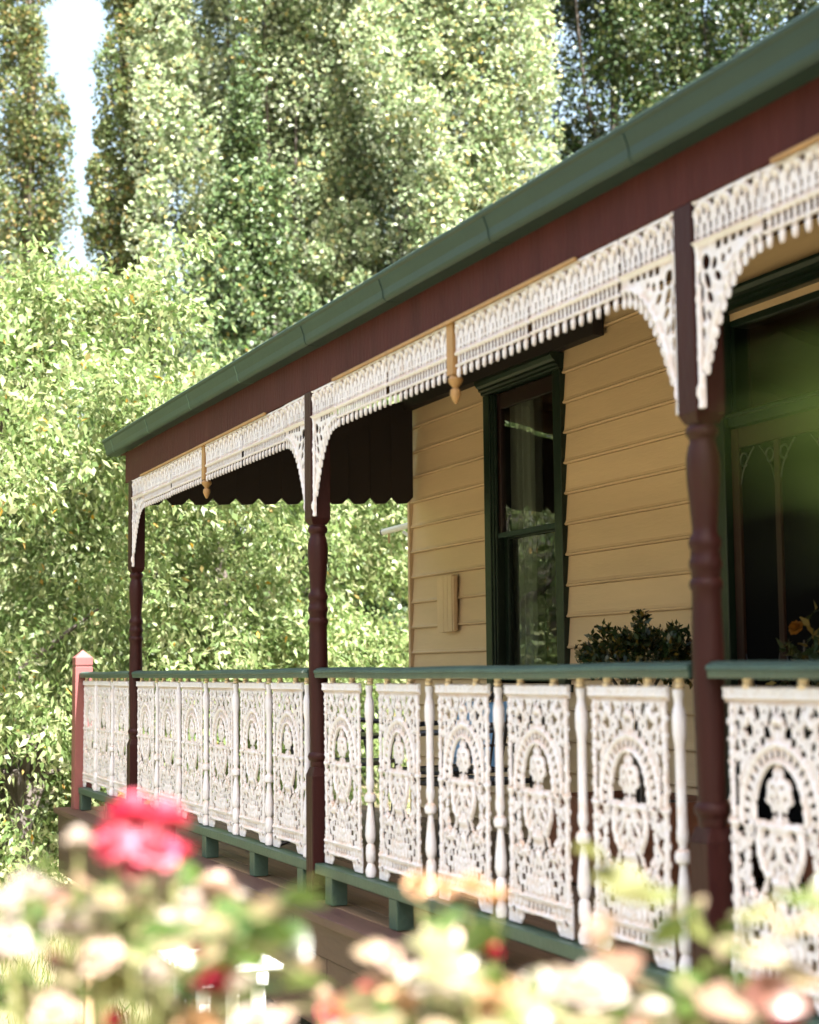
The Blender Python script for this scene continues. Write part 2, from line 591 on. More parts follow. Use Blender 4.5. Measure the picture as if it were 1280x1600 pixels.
def panel_sdf(x, y):
    ax = np.abs(x)
    body = np.minimum(rect(x, y, 0, 0.405, 0.203, 0.335), rect(x, y, 0, PH - 0.02, PW - 0.002, 0.02))
    body = np.minimum(body, rect(ax, y, 0.165, 0.06, 0.052, 0.058))
    body = np.minimum(body, rect(x, y, 0, 0.062, 0.21, 0.022))
    for k in range(12):                                     # beads down the outer edge
        body = np.minimum(body, ell(ax, y, 0.203, 0.13 + k * 0.048, 0.0085, 0.011))
    H = []
    e, r_ = ell, rect
    # crest of leaves between top bar and arch
    H += [e(ax, y, 0.030, 0.672, 0.007, 0.021, 0.35), e(ax, y, 0.042, 0.635, 0.012, 0.017, -0.9), e(ax, y, 0.083, 0.682, 0.011, 0.017, -0.5),
          e(ax, y, 0.062, 0.612, 0.009, 0.012, -0.8), e(ax, y, 0.115, 0.640, 0.013, 0.015, 0.6), e(ax, y, 0.150, 0.685, 0.008, 0.011, 0.3),
          e(ax, y, 0.165, 0.650, 0.008, 0.013, -0.3), e(ax, y, 0.140, 0.606, 0.008, 0.012, -0.7), e(ax, y, 0.098, 0.590, 0.006, 0.010, -0.8),
          e(ax, y, 0.172, 0.600, 0.007, 0.014, 0.2), e(x, y, 0, 0.690, 0.007, 0.008)]
    # beads pierced through the arch ring
    for k in range(10):
        t = math.radians(90 - k * 10.6)
        H.append(e(ax, y, 0.137 * math.cos(t), 0.430 + 0.155 * math.sin(t), 0.0050, 0.0105, math.atan2(0.155 * math.sin(t) * 0.9, 0.137 * math.cos(t)) - math.pi / 2))
    # opening of the arch with the urn of flowers standing in it
    op = np.maximum(e(x, y, 0, 0.432, 0.096, 0.128), 0.428 - y)
    urn = np.minimum.reduce([e(x, y, 0, 0.535, 0.020, 0.026), e(ax, y, 0.024, 0.505, 0.026, 0.024), e(ax, y, 0.028, 0.480, 0.030, 0.020),
                             e(x, y, 0, 0.465, 0.034, 0.030), r_(x, y, 0, 0.44, 0.030, 0.02), seg(x, y, 0, 0.53, 0, 0.575, 0.007)])
    H.append(np.maximum(op, -urn))
    H += [e(ax, y, 0.013, 0.441, 0.006, 0.009)]
    # wedge slots outside the arch and quatrefoils down both sides
    H += [np.maximum(r_(ax, y, 0.176, 0.50, 0.0085, 0.045), -(0.0)), e(ax, y, 0.170, 0.545, 0.010, 0.016, 0.4)]
    for yq in (0.400, 0.325, 0.250, 0.178):
        H.append(np.minimum(e(ax, y, 0.160, yq, 0.0075, 0.019), e(ax, y, 0.160, yq, 0.0125, 0.010)))
    # shield ring and the openings round it
    ring = np.abs(np.sqrt((x / 1.0) ** 2 + ((y - 0.372) * 0.95) ** 2) - 0.088) - 0.0105
    low = np.maximum(np.maximum(e(ax, y, 0.098, 0.312, 0.026, 0.062, -0.12), -(ring)), -(np.sqrt(x ** 2 + ((y - 0.372) * 0.95) ** 2) - 0.088))
    H.append(low)
    H += [e(ax, y, 0.103, 0.398, 0.006, 0.018), e(ax, y, 0.055, 0.395, 0.008, 0.012, 0.5), e(ax, y, 0.025, 0.345, 0.009, 0.012), e(ax, y, 0.062, 0.355, 0.006, 0.009),
          e(x, y, 0, 0.318, 0.006, 0.007)]
    # stem of the vase, flowers each side
    H += [e(ax, y, 0.047, 0.262, 0.0095, 0.030, 0.35), e(ax, y, 0.028, 0.228, 0.008, 0.011), e(ax, y, 0.078, 0.205, 0.011, 0.009), e(ax, y, 0.125, 0.205, 0.008, 0.010), e(ax, y, 0.055, 0.172, 0.009, 0.010)]
    H += [e(ax, y, 0.128, 0.252, 0.006, 0.008), e(ax, y, 0.085, 0.262, 0.006, 0.008, 0.5)]
    # stepped squares beside the pedestal
    H += [r_(ax, y, 0.088, 0.173, 0.009, 0.010), r_(ax, y, 0.108, 0.150, 0.014, 0.0085), r_(ax, y, 0.118, 0.112, 0.010, 0.011), r_(ax, y, 0.150, 0.135, 0.008, 0.012)]
    for k in range(6):
        H.append(r_(x, y, -0.0725 + 0.029 * k, 0.068, 0.0052, 0.0095))
    # arch between the feet
    H += [e(x, y, 0, -0.004, 0.128, 0.046), e(ax, y, 0.178, 0.043, 0.012, 0.008, -0.4)]
    hole = np.minimum.reduce(H) - 0.0012
    frond = (0.36 - vnoise(ax, y, 175, 21)) * 0.010                    # little gaps between the cast leaves
    keep = np.minimum.reduce([np.abs(np.sqrt(x ** 2 + ((y - 0.372) * 0.95) ** 2) - 0.088) - 0.012, np.abs(y - 0.412) - 0.010, np.abs(y - 0.094) - 0.010, np.abs(ax - 0.196) - 0.008,
                              np.where(y > 0.41, np.abs(ell(x, y, 0, 0.43, 0.137, 0.155)) - 0.034, 1.0), rect(x, y, 0, 0.127, 0.080, 0.034), PH - 0.045 - y, y - 0.098])
    hole = np.minimum(hole, np.maximum(frond, -keep))
    return np.maximum(body, -hole)


def panel_h(x, y):
    ax = np.abs(x)
    h = 0.005 * np.maximum(0, vnoise(ax, y, 190, 3)) + 0.0022 * vnoise(ax, y, 420, 5)

    def bump(cx_, cy_, r, a):
        return a * np.exp(-((ax - cx_) ** 2 + (y - cy_) ** 2) / (r * r))

    def ridge(d, w_, a):
        return a * np.exp(-(d / w_) ** 2)

    h = h + ridge(ell(x, y, 0, 0.43, 0.158, 0.178) * (y > 0.41), 0.006, 0.006) * (y > 0.41) + ridge(ell(x, y, 0, 0.43, 0.104, 0.136), 0.006, 0.006) * (y > 0.42)
    h = h + ridge(np.sqrt(x ** 2 + ((y - 0.372) * 0.95) ** 2) - 0.088, 0.009, 0.007) * (y < 0.40)
    h = h + ridge(y - 0.412, 0.007, 0.006) + ridge(y - 0.094, 0.006, 0.006) + ridge(y - 0.048, 0.007, 0.006) + ridge(ax - 0.190, 0.006, 0.005) * (y > 0.09)
    h = h + 0.008 * (y > PH - 0.030) + ridge(y - (PH - 0.036), 0.004, -0.004)
    h = h + bump(0.11, 0.245, 0.028, 0.011) + bump(0.0, 0.51, 0.035, 0.010) + bump(0.0, 0.37, 0.05, 0.007) + bump(0, 0.67, 0.02, 0.008) + bump(0.12, 0.67, 0.03, 0.005) + bump(0, 0.23, 0.022, 0.007)
    h = h + 0.0025 * (np.sin(ax * 2 * math.pi / 0.0135) > 0) * (ax < 0.075) * (y > 0.105) * (y < 0.16)
    for k in range(5):
        t = k * 2 * math.pi / 5
        h = h + bump(0.11 + 0.024 * math.cos(t), 0.245 + 0.024 * math.sin(t), 0.010, 0.006)
    return np.maximum(h, 0)


FT, FB = 0.0, -0.115        # frieze top and middle bar, from the beam's underside
AP = 0.087                  # arch pitch


def frieze_sdf(L):
    n_p = max(1, int(round(L / 0.051)))

    def f(x, y):
        d = rect(x, y, L / 2, (FT + FB) / 2, L / 2 - 0.002, (FT - FB) / 2)
        u = (x + 1000 * AP) % AP - AP / 2
        u2 = (x + 1000 * AP + AP / 2) % AP - AP / 2
        u4 = (x + 1000 * AP) % (AP / 2) - AP / 4
        u8 = (x + 1000 * AP) % (AP / 3) - AP / 6
        H = [np.maximum(np.abs(u2) * 0.75 + (y + 0.034), -(y + 0.034)) if False else np.maximum.reduce([np.abs(u2) - (y + 0.031) * 0.85, y + 0.012, -(y + 0.031)]),
             ell(u, y, 0, -0.033, 0.006, 0.009), ell(u4, y, 0, -0.052, 0.0045, 0.010), ell(np.abs(u), y, 0.018, -0.040, 0.004, 0.007, 0.4),
             rect(u8, y, 0, -0.077, 0.0042, 0.009), ell(u8, y, 0, -0.099, 0.0048, 0.0058)]
        d = np.maximum(d, -(np.minimum.reduce(H) - 0.0015))
        d = np.minimum(d, rect(x, y, L / 2, FB, L / 2 - 0.001, 0.006))
        p = L / n_p
        v = x % p - p / 2
        v3 = (x + p / 2) % p - p / 2
        inx = np.abs(x - L / 2) - (L / 2 - 0.002)
        fr = np.minimum.reduce([rect(v, y, 0, -0.15, 0.0060, 0.042), ell(v, y, 0, -0.176, 0.0085, 0.024), rect(v3, y, 0, -0.137, 0.0042, 0.021), rect(v * 0, y, 0, -0.157, 1, 0.0045)])
        return np.minimum(d, np.maximum(fr, inx))
    return f


def frieze_h(x, y):
    u = (x + 1000 * AP) % AP - AP / 2
    u2 = (x + 1000 * AP + AP / 2) % AP - AP / 2
    r1 = np.sqrt(u * u + (y + 0.062) ** 2) - 0.048
    r2 = np.sqrt(u2 * u2 + (y + 0.062) ** 2) - 0.048
    h = 0.006 * np.exp(-(r1 / 0.005) ** 2) * (y > -0.062) + 0.006 * np.exp(-(r2 / 0.005) ** 2) * (y > -0.062)
    h = h + 0.007 * np.exp(-((y - FB) / 0.006) ** 2) + 0.006 * (y > -0.010) + 0.004 * np.exp(-((y + 0.157) / 0.005) ** 2)
    h = h + 0.005 * (y < -0.170) + 0.003 * np.exp(-(((x + 1000 * AP) % (AP / 2) - AP / 4) / 0.005) ** 2) * (y < -0.05) * (y > FB)
    return h + 0.001 * vnoise(x, y, 400, 9)


BW, BH = 0.30, 0.545


def bracket_curve(x):
    t = (1 - np.clip(x / BW, 0, 1)) ** 2.3
    return -0.155 - t * (BH - 0.185)


def bracket_sdf(x, y):
    d = rect(x, y, BW / 2, (FT + FB) / 2, BW / 2 - 0.002, (FT - FB) / 2)
    yc = bracket_curve(x)
    slope = 1.0 + 2.2 * (1 - np.clip(x / BW, 0, 1))
    sp = np.maximum.reduce([(yc - y) / slope, y - (FB + 0.002), -x + 0.002, x - BW + 0.002])
    d = np.minimum(d, sp)
    u2 = (x + 1000 * AP + AP / 2) % AP - AP / 2
    u = (x + 1000 * AP) % AP - AP / 2
    u4 = (x + 1000 * AP) % (AP / 2) - AP / 4
    u8 = (x + 1000 * AP) % (AP / 3) - AP / 6
    e = ell
    H = [np.maximum.reduce([np.abs(u2) - (y + 0.031) * 0.85, y + 0.012, -(y + 0.031)]), e(u, y, 0, -0.033, 0.006, 0.009), e(u4, y, 0, -0.052, 0.0045, 0.010),
         np.maximum(rect(u8, y, 0, -0.077, 0.0042, 0.009), y + 0.066), e(u8, y, 0, -0.099, 0.0048, 0.0058)]
    for k in range(5):
        H.append(rect(x, y, 0.105 + 0.034 * k, -0.136 + 0.0008 * k, 0.010, 0.0095 - 0.0012 * k))
    H += [e(x, y, 0.046, -0.168, 0.017, 0.020, 0.5), e(x, y, 0.085, -0.180, 0.011, 0.014, -0.4), e(x, y, 0.052, -0.218, 0.010, 0.022, 0.5), e(x, y, 0.100, -0.215, 0.009, 0.015, 0.9),
          e(x, y, 0.025, -0.245, 0.007, 0.020), e(x, y, 0.062, -0.262, 0.009, 0.016, 0.7), e(x, y, 0.125, -0.176, 0.008, 0.010), e(x, y, 0.030, -0.300, 0.007, 0.018, 0.2),
          e(x, y, 0.055, -0.308, 0.006, 0.011, 0.5), e(x, y, 0.028, -0.350, 0.006, 0.013), e(x, y, 0.026, -0.395, 0.005, 0.012), e(x, y, 0.016, -0.205, 0.005, 0.012), e(x, y, 0.155, -0.165, 0.006, 0.007)]
    d = np.maximum(d, -(np.minimum.reduce(H) - 0.0025))
    for k, xx in enumerate((0.286, 0.254, 0.222, 0.193, 0.167, 0.143, 0.121, 0.101, 0.083, 0.068, 0.054, 0.041)):
        yb = float(bracket_curve(np.array(xx)))
        d = np.minimum.reduce([d, rect(x, y, xx, yb - 0.006, 0.006, 0.026), e(x, y, xx, yb - 0.030, 0.011, 0.017)])
    d = np.minimum.reduce([d, rect(x, y, 0.014, -0.455, 0.012, 0.085)])
    return d


def bracket_h(x, y):
    yc = bracket_curve(x)
    h = frieze_h(x, np.where(y > FB, y, -0.125)) * (y > FB)
    h = h + 0.007 * np.exp(-((y - yc) / 0.010) ** 2) * (y < FB) + 0.006 * np.exp(-((x - 0.008) / 0.007) ** 2) + 0.007 * np.exp(-((y - FB) / 0.006) ** 2)
    h = h + 0.004 * np.maximum(0, vnoise(x, y, 160, 8)) * (y < FB)
    return h


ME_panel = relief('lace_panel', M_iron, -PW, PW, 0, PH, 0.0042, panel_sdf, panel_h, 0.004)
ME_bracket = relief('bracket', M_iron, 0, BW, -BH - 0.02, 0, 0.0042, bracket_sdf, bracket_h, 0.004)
ME_bracket_m = ME_bracket.copy()
_c = np.zeros(len(ME_bracket_m.vertices) * 3, np.float32)
ME_bracket_m.vertices.foreach_get('co', _c)
_c[0::3] *= -1
ME_bracket_m.vertices.foreach_set('co', _c)
ME_bracket_m.flip_normals()
ME_bracket_m.update()

# ------------------------------------------------------------------ ground
gx = np.concatenate([np.linspace(-900, -60, 8), np.linspace(-50, 20, 141), np.linspace(30, 600, 6)])
gy = np.concatenate([np.linspace(-700, -40, 8), np.linspace(-30, 40, 141), np.linspace(50, 900, 8)])
GX, GY = np.meshgrid(gx, gy, indexing='ij')
GZ = 0.03 * np.sin(GX * 0.7) * np.cos(GY * 0.9) + 0.02 * np.sin(GX * 2.1 + GY)
GZ = np.where((GX > -13) & (GX < 1.5) & (GY > -0.6), -0.05, GZ)
ni, nj = GX.shape
ii, jj = np.meshgrid(np.arange(ni - 1), np.arange(nj - 1), indexing='ij')
a_ = (ii * nj + jj).ravel()
Mgr = mat('lawn_ground', (0.115, 0.11, 0.065), 0.95, 0.4, 1.5, 0.6, 30, dirt=(0.2, 0.17, 0.08), dirt_amt=0.5)
g = link('ground', np_mesh('ground', np.stack([GX.ravel(), GY.ravel(), GZ.ravel()], 1), np.stack([a_, a_ + nj, a_ + nj + 1, a_ + 1], 1), Mgr, smooth=True))
tag(g, 'sunlit garden lawn around the verandah', None, None, 'structure')


def leaf_quads(P, A, N, ln, wd):
    """rhombic blades: P base, A unit axis, N approx normal"""
    B = np.cross(A, N)
    B /= np.linalg.norm(B, axis=1, keepdims=True) + 1e-9
    Nn = np.cross(B, A)
    ln, wd = ln[:, None], wd[:, None]
    v0 = P
    v1 = P + A * ln * 0.42 + B * wd * 0.5 + Nn * wd * 0.18
    v2 = P + A * ln
    v3 = P + A * ln * 0.42 - B * wd * 0.5 + Nn * wd * 0.18
    V = np.stack([v0, v1, v2, v3], 1).reshape(-1, 3)
    F = np.arange(len(P) * 4).reshape(-1, 4)
    return V, F


def unit(a):
    return a / (np.linalg.norm(a, axis=1, keepdims=True) + 1e-9)


# grass tufts on the lawn in front of the deck
n_g = 26000
P = np.stack([rng.uniform(-14, -1.6, n_g), rng.uniform(-3.6, -0.3, n_g), np.full(n_g, -0.02)], 1)
A = unit(np.stack([rng.normal(0, 0.35, n_g), rng.normal(0, 0.35, n_g), np.ones(n_g)], 1))
V, F = leaf_quads(P, A, unit(rng.normal(0, 1, (n_g, 3))), rng.uniform(0.05, 0.13, n_g), rng.uniform(0.004, 0.009, n_g))
L_grass = leaf_mat('grass_blade', [(0.0, (0.07, 0.11, 0.025)), (0.6, (0.14, 0.16, 0.05)), (1.0, (0.3, 0.25, 0.12))], None, 0.3)
gr = link('grass', np_mesh('grass', V, F, L_grass, rng.random(n_g)))
tag(gr, 'short sunlit grass blades on the lawn by the deck', None, None, 'stuff')

# ------------------------------------------------------------------ house
WY = 1.91
house = T('weatherboard_house', 'cream weatherboard house wall behind the verandah with dark green window and door', 'house', (-10.35, WY, 0))
WX0, WX1 = -9.108, -8.088      # window casing
DX0, DX1 = -6.545, -5.30       # door casing
XR = 1.2
# wall core with openings (front face at WY+0.03)
cy0, cy1 = WY + 0.03, WY + 0.13
core = MB()
for a, b, z0, z1 in ((-10.35, WX0 + 0.03, 0.35, 3.5), (WX0 + 0.03, WX1 - 0.03, 0.35, 1.42), (WX0 + 0.03, WX1 - 0.03, 3.2, 3.5), (WX1 - 0.03, DX0 + 0.03, 0.35, 3.5), (DX0 + 0.03, DX1 - 0.03, 3.1, 3.5), (DX1 - 0.03, XR, 0.35, 3.5)):
    core.box(a, b, cy0, cy1, z0, z1)
core.box(-10.35, -10.25, cy1, 9.0, 0.35, 3.5)
core.box(XR - 0.1, XR, cy1, 9.0, 0.35, 3.5)
core.box(-10.35, XR, 9.0, 9.1, 0.35, 3.5)
core.build('wall', M_cream, house)
inner = MB()
inner.box(-10.24, XR - 0.11, 4.6, 4.66, 0.5, 3.4)
inner.box(-10.24, XR - 0.11, cy1 + 0.005, 4.6, 0.48, 0.54)
inner.box(-10.24, XR - 0.11, cy1 + 0.005, 4.6, 3.3, 3.36)
inner.build('room_lining', M_room, house)
# weatherboards, one by one
BP = 0.1688
cache = {}


def board(x0, x1, zb):
    L_ = round(x1 - x0, 4)
    j0 = random.uniform(-0.0012, 0.0012)
    if L_ not in cache:
        prof = [(WY + 0.028, 0.0), (WY - 0.001, 0.0), (WY - 0.006, 0.005), (WY - 0.006, 0.010), (WY + 0.0, 0.016), (WY + 0.004, 0.03), (WY + 0.016, BP - 0.002), (WY + 0.028, BP - 0.002)]
        cache[L_] = MB().prism(prof, 'x', 0, L_).mesh('weatherboard', M_cream, (L_ / 2, WY, 0))
    o = link('weatherboard', cache[L_], house, ((x0 + x1) / 2, WY + j0, zb))
    o.rotation_euler = (random.uniform(-0.006, 0.006), random.uniform(-0.0003, 0.0003), 0)
    return o


zb = 1.781 - 7 * BP
k = 0
while zb < 3.42:
    zt = zb + BP
    board(-10.34, WX0, zb) if zt > 1.40 and zb < 3.22 else None
    if zt > 1.40 and zb < 3.22:
        board(WX1, DX0, zb)
    else:
        board(-10.34, DX0, zb)
    board(DX1, XR, zb)
    zb += BP
# above the door
piece('fascia_board', DX0, DX1, WY - 0.004, WY + 0.028, 3.22, 3.42, M_cream, house)
MB().box(-10.376, -10.343, WY - 0.012, WY + 0.10, 0.4, 3.4).build('corner_stop', M_cream, house)
# dark plate under the ceiling, ends above the window's right
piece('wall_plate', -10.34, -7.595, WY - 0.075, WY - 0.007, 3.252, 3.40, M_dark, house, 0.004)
# small boarded box on the wall
vb = T('meter_box_cover', 'small cream tongue-and-groove box cover on the wall left of the window', 'box cover', (-9.73, WY - 0.01, 1.745))
piece('back_board', -9.885, -9.575, WY - 0.0095, WY + 0.002, 1.752, 2.098, M_cream, vb)
for i in range(3):
    piece('board', -9.78 + i * 0.068, -9.78 + i * 0.068 + 0.065, WY - 0.040, WY - 0.012, 1.742, 2.10, M_cream, vb, 0.004)
piece('side_board', -9.574, -9.556, WY - 0.036, WY - 0.012, 1.747, 2.09, M_cream, vb, 0.002)

# window
win = MB()
win.box(WX0, WX0 + 0.085, WY - 0.022, WY + 0.03, 1.40, 3.16)
win.box(WX1 - 0.085, WX1, WY - 0.022, WY + 0.03, 1.40, 3.16)
win.box(WX0, WX1, WY - 0.022, WY + 0.03, 3.162, 3.25)
wn = win.build('window', M_trim, house, bevel=0.004, loc=((WX0 + WX1) / 2, WY, 1.4))
b = MB()
b.prism([(WY - 0.024, 3.165), (WY - 0.034, 3.17), (WY - 0.034, 3.182), (WY - 0.050, 3.19), (WY - 0.050, 3.204), (WY - 0.066, 3.215), (WY - 0.078, 3.235), (WY - 0.078, 3.25), (WY - 0.024, 3.253)], 'x', WX0 - 0.004, WX1 + 0.004)
b.build('head_moulding', M_trim, wn)
MB().prism([(WY - 0.07, 1.375), (WY - 0.07, 1.405), (WY + 0.10, 1.425), (WY + 0.10, 1.375)], 'x', WX0 - 0.03, WX1 + 0.03).build('sill', M_trim, wn)
for s in (0, 1):
    m = MB()
    xa = WX0 + 0.087 if s == 0 else WX1 - 0.087 - 0.022
    m.box(xa, xa + 0.022, WY - 0.012, WY + 0.12, 1.43, 3.158)
    m.build('jamb', M_trim, wn, bevel=0.003)
    xa = WX0 + 0.111 if s == 0 else WX1 - 0.111 - 0.016
    MB().box(xa, xa + 0.016, WY - 0.002, WY + 0.015, 1.43, 3.158).build('bead', M_trim, wn, bevel=0.003)


def sash(name, z0, z1, y, top, bot):
    xa, xb = WX0 + 0.112, WX1 - 0.112
    m = MB()
    m.box(xa, xa + 0.05, y, y + 0.035, z0, z1)
    m.box(xb - 0.05, xb, y, y + 0.035, z0, z1)
    m.box(xa + 0.0505, xb - 0.0505, y + 0.001, y + 0.034, z1 - top, z1 - 0.0005)
    m.box(xa + 0.0505, xb - 0.0505, y + 0.001, y + 0.034, z0 + 0.0005, z0 + bot)
    m.build(name, M_trim if name == 'lower_sash' else M_sash, wn, bevel=0.003)
    MB().box(xa + 0.04, xb - 0.04, y + 0.014, y + 0.018, z0 + bot - 0.01, z1 - top + 0.01).build('pane', M_glass, wn)


M_sash = mat('dark_red_sash_paint', (0.018, 0.007, 0.007), 0.35, 0.2, 8)
sash('upper_sash', 2.29, 3.155, WY + 0.018, 0.09, 0.02)
sash('lower_sash', 1.43, 2.325, WY + 0.056, 0.045, 0.09)
MB().box(WX0 + 0.113, WX1 - 0.113, WY + 0.008, WY + 0.0165, 2.284, 2.315).build('meeting_rail', M_green, wn, bevel=0.003)
# curtains behind the glass
for xa, xb, z0 in ((-9.06, -8.67, 1.45),):
    npt = 60
    xs_ = np.linspace(xa, xb, npt)
    ys_ = WY + 0.145 + 0.03 * np.sin((xs_ - xa) * 75) + 0.012 * np.sin(xs_ * 190)
    V = np.concatenate([np.stack([xs_, ys_, np.full(npt, z0)], 1), np.stack([xs_, ys_, np.full(npt, 3.2)], 1)])
    F = np.array([(i, i + 1, npt + i + 1, npt + i) for i in range(npt - 1)])
    V2 = V + np.array([0, 0.004, 0])
    Fs = np.concatenate([F, F[:, ::-1] + 2 * npt])
    o = link('curtain', np_mesh('curtain', np.concatenate([V, V2]), Fs, M_curtain, smooth=True), wn)
    o.location = -wloc(wn)

# door
dm = MB()
dm.box(DX0, DX0 + 0.085, WY - 0.022, WY + 0.03, 0.55, 3.13)
dm.box(DX1 - 0.085, DX1, WY - 0.022, WY + 0.03, 0.55, 3.13)
dm.box(DX0, DX1, WY - 0.022, WY + 0.03, 3.132, 3.20)
dr = dm.build('door', M_trim, house, bevel=0.004, loc=((DX0 + DX1) / 2, WY, 0.55))
MB().prism([(WY - 0.024, 3.13), (WY - 0.034, 3.135), (WY - 0.034, 3.15), (WY - 0.05, 3.157), (WY - 0.05, 3.172), (WY - 0.066, 3.182), (WY - 0.078, 3.2), (WY - 0.078, 3.215), (WY - 0.024, 3.217)], 'x', DX0 - 0.004, DX1 + 0.004).build('head_moulding', M_trim, dr)
for xj in (DX0 + 0.0305, DX1 - 0.087):
    MB().box(xj, xj + 0.0565, WY + 0.0305, WY + 0.135, 0.56, 3.0985).build('jamb', M_trim, dr)
MB().box(DX0 + 0.0875, DX1 - 0.0875, WY + 0.0305, WY + 0.135, 3.07, 3.0985).build('head_jamb', M_trim, dr)
xa, xb = DX0 + 0.087, DX1 - 0.087
tb = MB()
tb.box(xa, xb, WY + 0.0, WY + 0.10, 2.60, 2.655)
tb.prism([(WY - 0.016, 2.640), (WY - 0.016, 2.656), (WY - 0.001, 2.664), (WY - 0.001, 2.640)], 'x', xa, xb)
tb.build('transom_bar', M_trim, dr, bevel=0.002)
MB().box(xa, xb, WY + 0.05, WY + 0.055, 2.66, 3.13).build('transom_pane', M_glass, dr)
ms_ = MB()
ms_.box(xa + 0.002, xa + 0.062, WY + 0.012, WY + 0.045, 0.57, 2.59)
ms_.box(xb - 0.062, xb - 0.002, WY + 0.012, WY + 0.045, 0.57, 2.59)
ms_.box(xa + 0.0625, xb - 0.0625, WY + 0.013, WY + 0.044, 2.50, 2.589)
ms_.box(xa + 0.0625, xb - 0.0625, WY + 0.013, WY + 0.044, 1.30, 1.38)
ms_.box(xa + 0.0625, xb - 0.0625, WY + 0.013, WY + 0.044, 0.571, 0.75)
ms_.build('screen_frame', M_door, dr, bevel=0.004)
for fx in (-6.122,):
    MB().box(fx, fx + 0.038, WY + 0.014, WY + 0.043, 1.3805, 2.4995).build('screen_bar', M_door, dr, bevel=0.003)
MB().box(-5.735, -5.70, WY + 0.014, WY + 0.043, 1.3805, 2.4995).build('screen_bar', M_door, dr, bevel=0.003)
MB().box(xa + 0.05, xb - 0.05, WY + 0.028, WY + 0.031, 0.7, 2.52).build('insect_screen', M_mesh, dr)
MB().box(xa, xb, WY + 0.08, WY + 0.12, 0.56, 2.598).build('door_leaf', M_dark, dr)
for cx_, s_ in ((xa + 0.063, 1), (-6.123, -1), (-6.083, 1), (-5.736, -1)):
    sb = MB()
    pts = [(cx_ + s_ * (0.005 + 0.11 * t), WY + 0.02, 2.33 + 0.16 * t ** 0.6) for t in np.linspace(0, 1, 9)]
    sb.tube(pts, 0.004, 6)
    pts = [(cx_ + s_ * (0.035 + 0.03 * math.cos(t)), WY + 0.02, 2.44 + 0.03 * math.sin(t)) for t in np.linspace(0, 5.5, 14)]
    sb.tube(pts, 0.005, 6)
    sb.build('scroll_bracket', M_metal, dr, smooth=True)
    pts = [(cx_ + s_ * (0.005 + 0.09 * t), WY + 0.02, 1.56 - 0.16 * t ** 0.6) for t in np.linspace(0, 1, 9)]
    MB().tube(pts, 0.004, 6).build('scroll_bracket', M_metal, dr, smooth=True)

# main roof behind the verandah roof
mr_ = MB()
mr_.add([(-10.7, 1.75, 3.50), (XR + 0.4, 1.75, 3.50), (XR + 0.4, 5.5, 5.1), (-7.5, 5.5, 5.1), (-10.7, 9.4, 3.50), (XR + 0.4, 9.4, 3.50)],
        [(0, 1, 2, 3), (0, 3, 4), (3, 2, 5, 4), (1, 5, 2), (0, 4, 5, 1)])
mr_.build('roof', M_zinc, house)

# folded clothes line arm at the far corner
arm = T('clothes_line_arm', 'white folding arm with brace fixed at the far house corner', 'bracket', (-10.38, WY + 0.05, 2.3))
MB().tube([(-10.37, WY + 0.06, 2.50), (-10.86, WY + 0.0, 2.475)], 0.022, 8).build('arm', M_white, arm, smooth=True)
MB().tube([(-10.862, WY - 0.0, 2.475), (-10.875, WY - 0.002, 2.474)], 0.024, 8).build('end_cap', M_metal, arm, smooth=True)
MB().tube([(-10.36, WY + 0.10, 2.33), (-10.58, WY + 0.04, 2.455)], 0.012, 8).build('brace', M_white, arm, smooth=True)
MB().tube([(-10.78, WY + 0.01, 2.46), (-10.78, WY + 0.01, 2.39)], 0.008, 6).build('hook', M_stake, arm, smooth=True)

# ------------------------------------------------------------------ verandah deck
deck = T('verandah_deck', 'weathered timber verandah deck with brown painted edge boards', 'deck', (-12.05, -0.15, 0.0))
yb = -0.02
dcache = None
while yb < WY - 0.02:
    w_ = min(0.092, WY - 0.02 - yb)
    piece('deck_board', -12.07 + random.uniform(-0.004, 0.004), 1.0, yb, yb + w_, 0.52, 0.55 - random.uniform(0, 0.002), M_deck, deck, 0.003)
    yb += 0.098
piece('nosing_board', -12.10, -7.95, -0.162, -0.024, 0.515, 0.551, M_edge, deck, 0.006)
piece('nosing_board', -7.946, -4.1, -0.160, -0.024, 0.515, 0.550, M_edge, deck, 0.006)
piece('nosing_board', -4.096, 1.0, -0.162, -0.024, 0.515, 0.551, M_edge, deck, 0.006)
for xa, xb in ((-12.06, -9.305), (-9.30, -6.655), (-6.65, -3.955), (-3.95, 1.0)):
    piece('skirt_board', xa, xb, -0.135, -0.105, 0.385, 0.513, M_edge, deck, 0.003)
    piece('skirt_board', xa + 0.4, min(xb + 0.4, 1.0), -0.128, -0.100, 0.10, 0.3815, M_edge, deck, 0.003)
piece('skirt_board', -12.06, -11.665, -0.128, -0.100, 0.10, 0.3815, M_edge, deck, 0.003)
for xx in np.arange(-11.8, 0.9, 1.8):
    for yy in (0.2, 1.6):
        piece('stump', xx - 0.06, xx + 0.06, yy - 0.06, yy + 0.06, -0.1, 0.515, M_wick, deck)
for yy in (0.1, 0.95, 1.75):
    piece('bearer', -12.0, 0.95, yy + 0.07, yy + 0.15, 0.40, 0.518, M_wick, deck)

# ------------------------------------------------------------------ posts
PXA, PXB, PXC, PXD = -10.195, -6.712, -3.648, -0.59
HW = 0.044


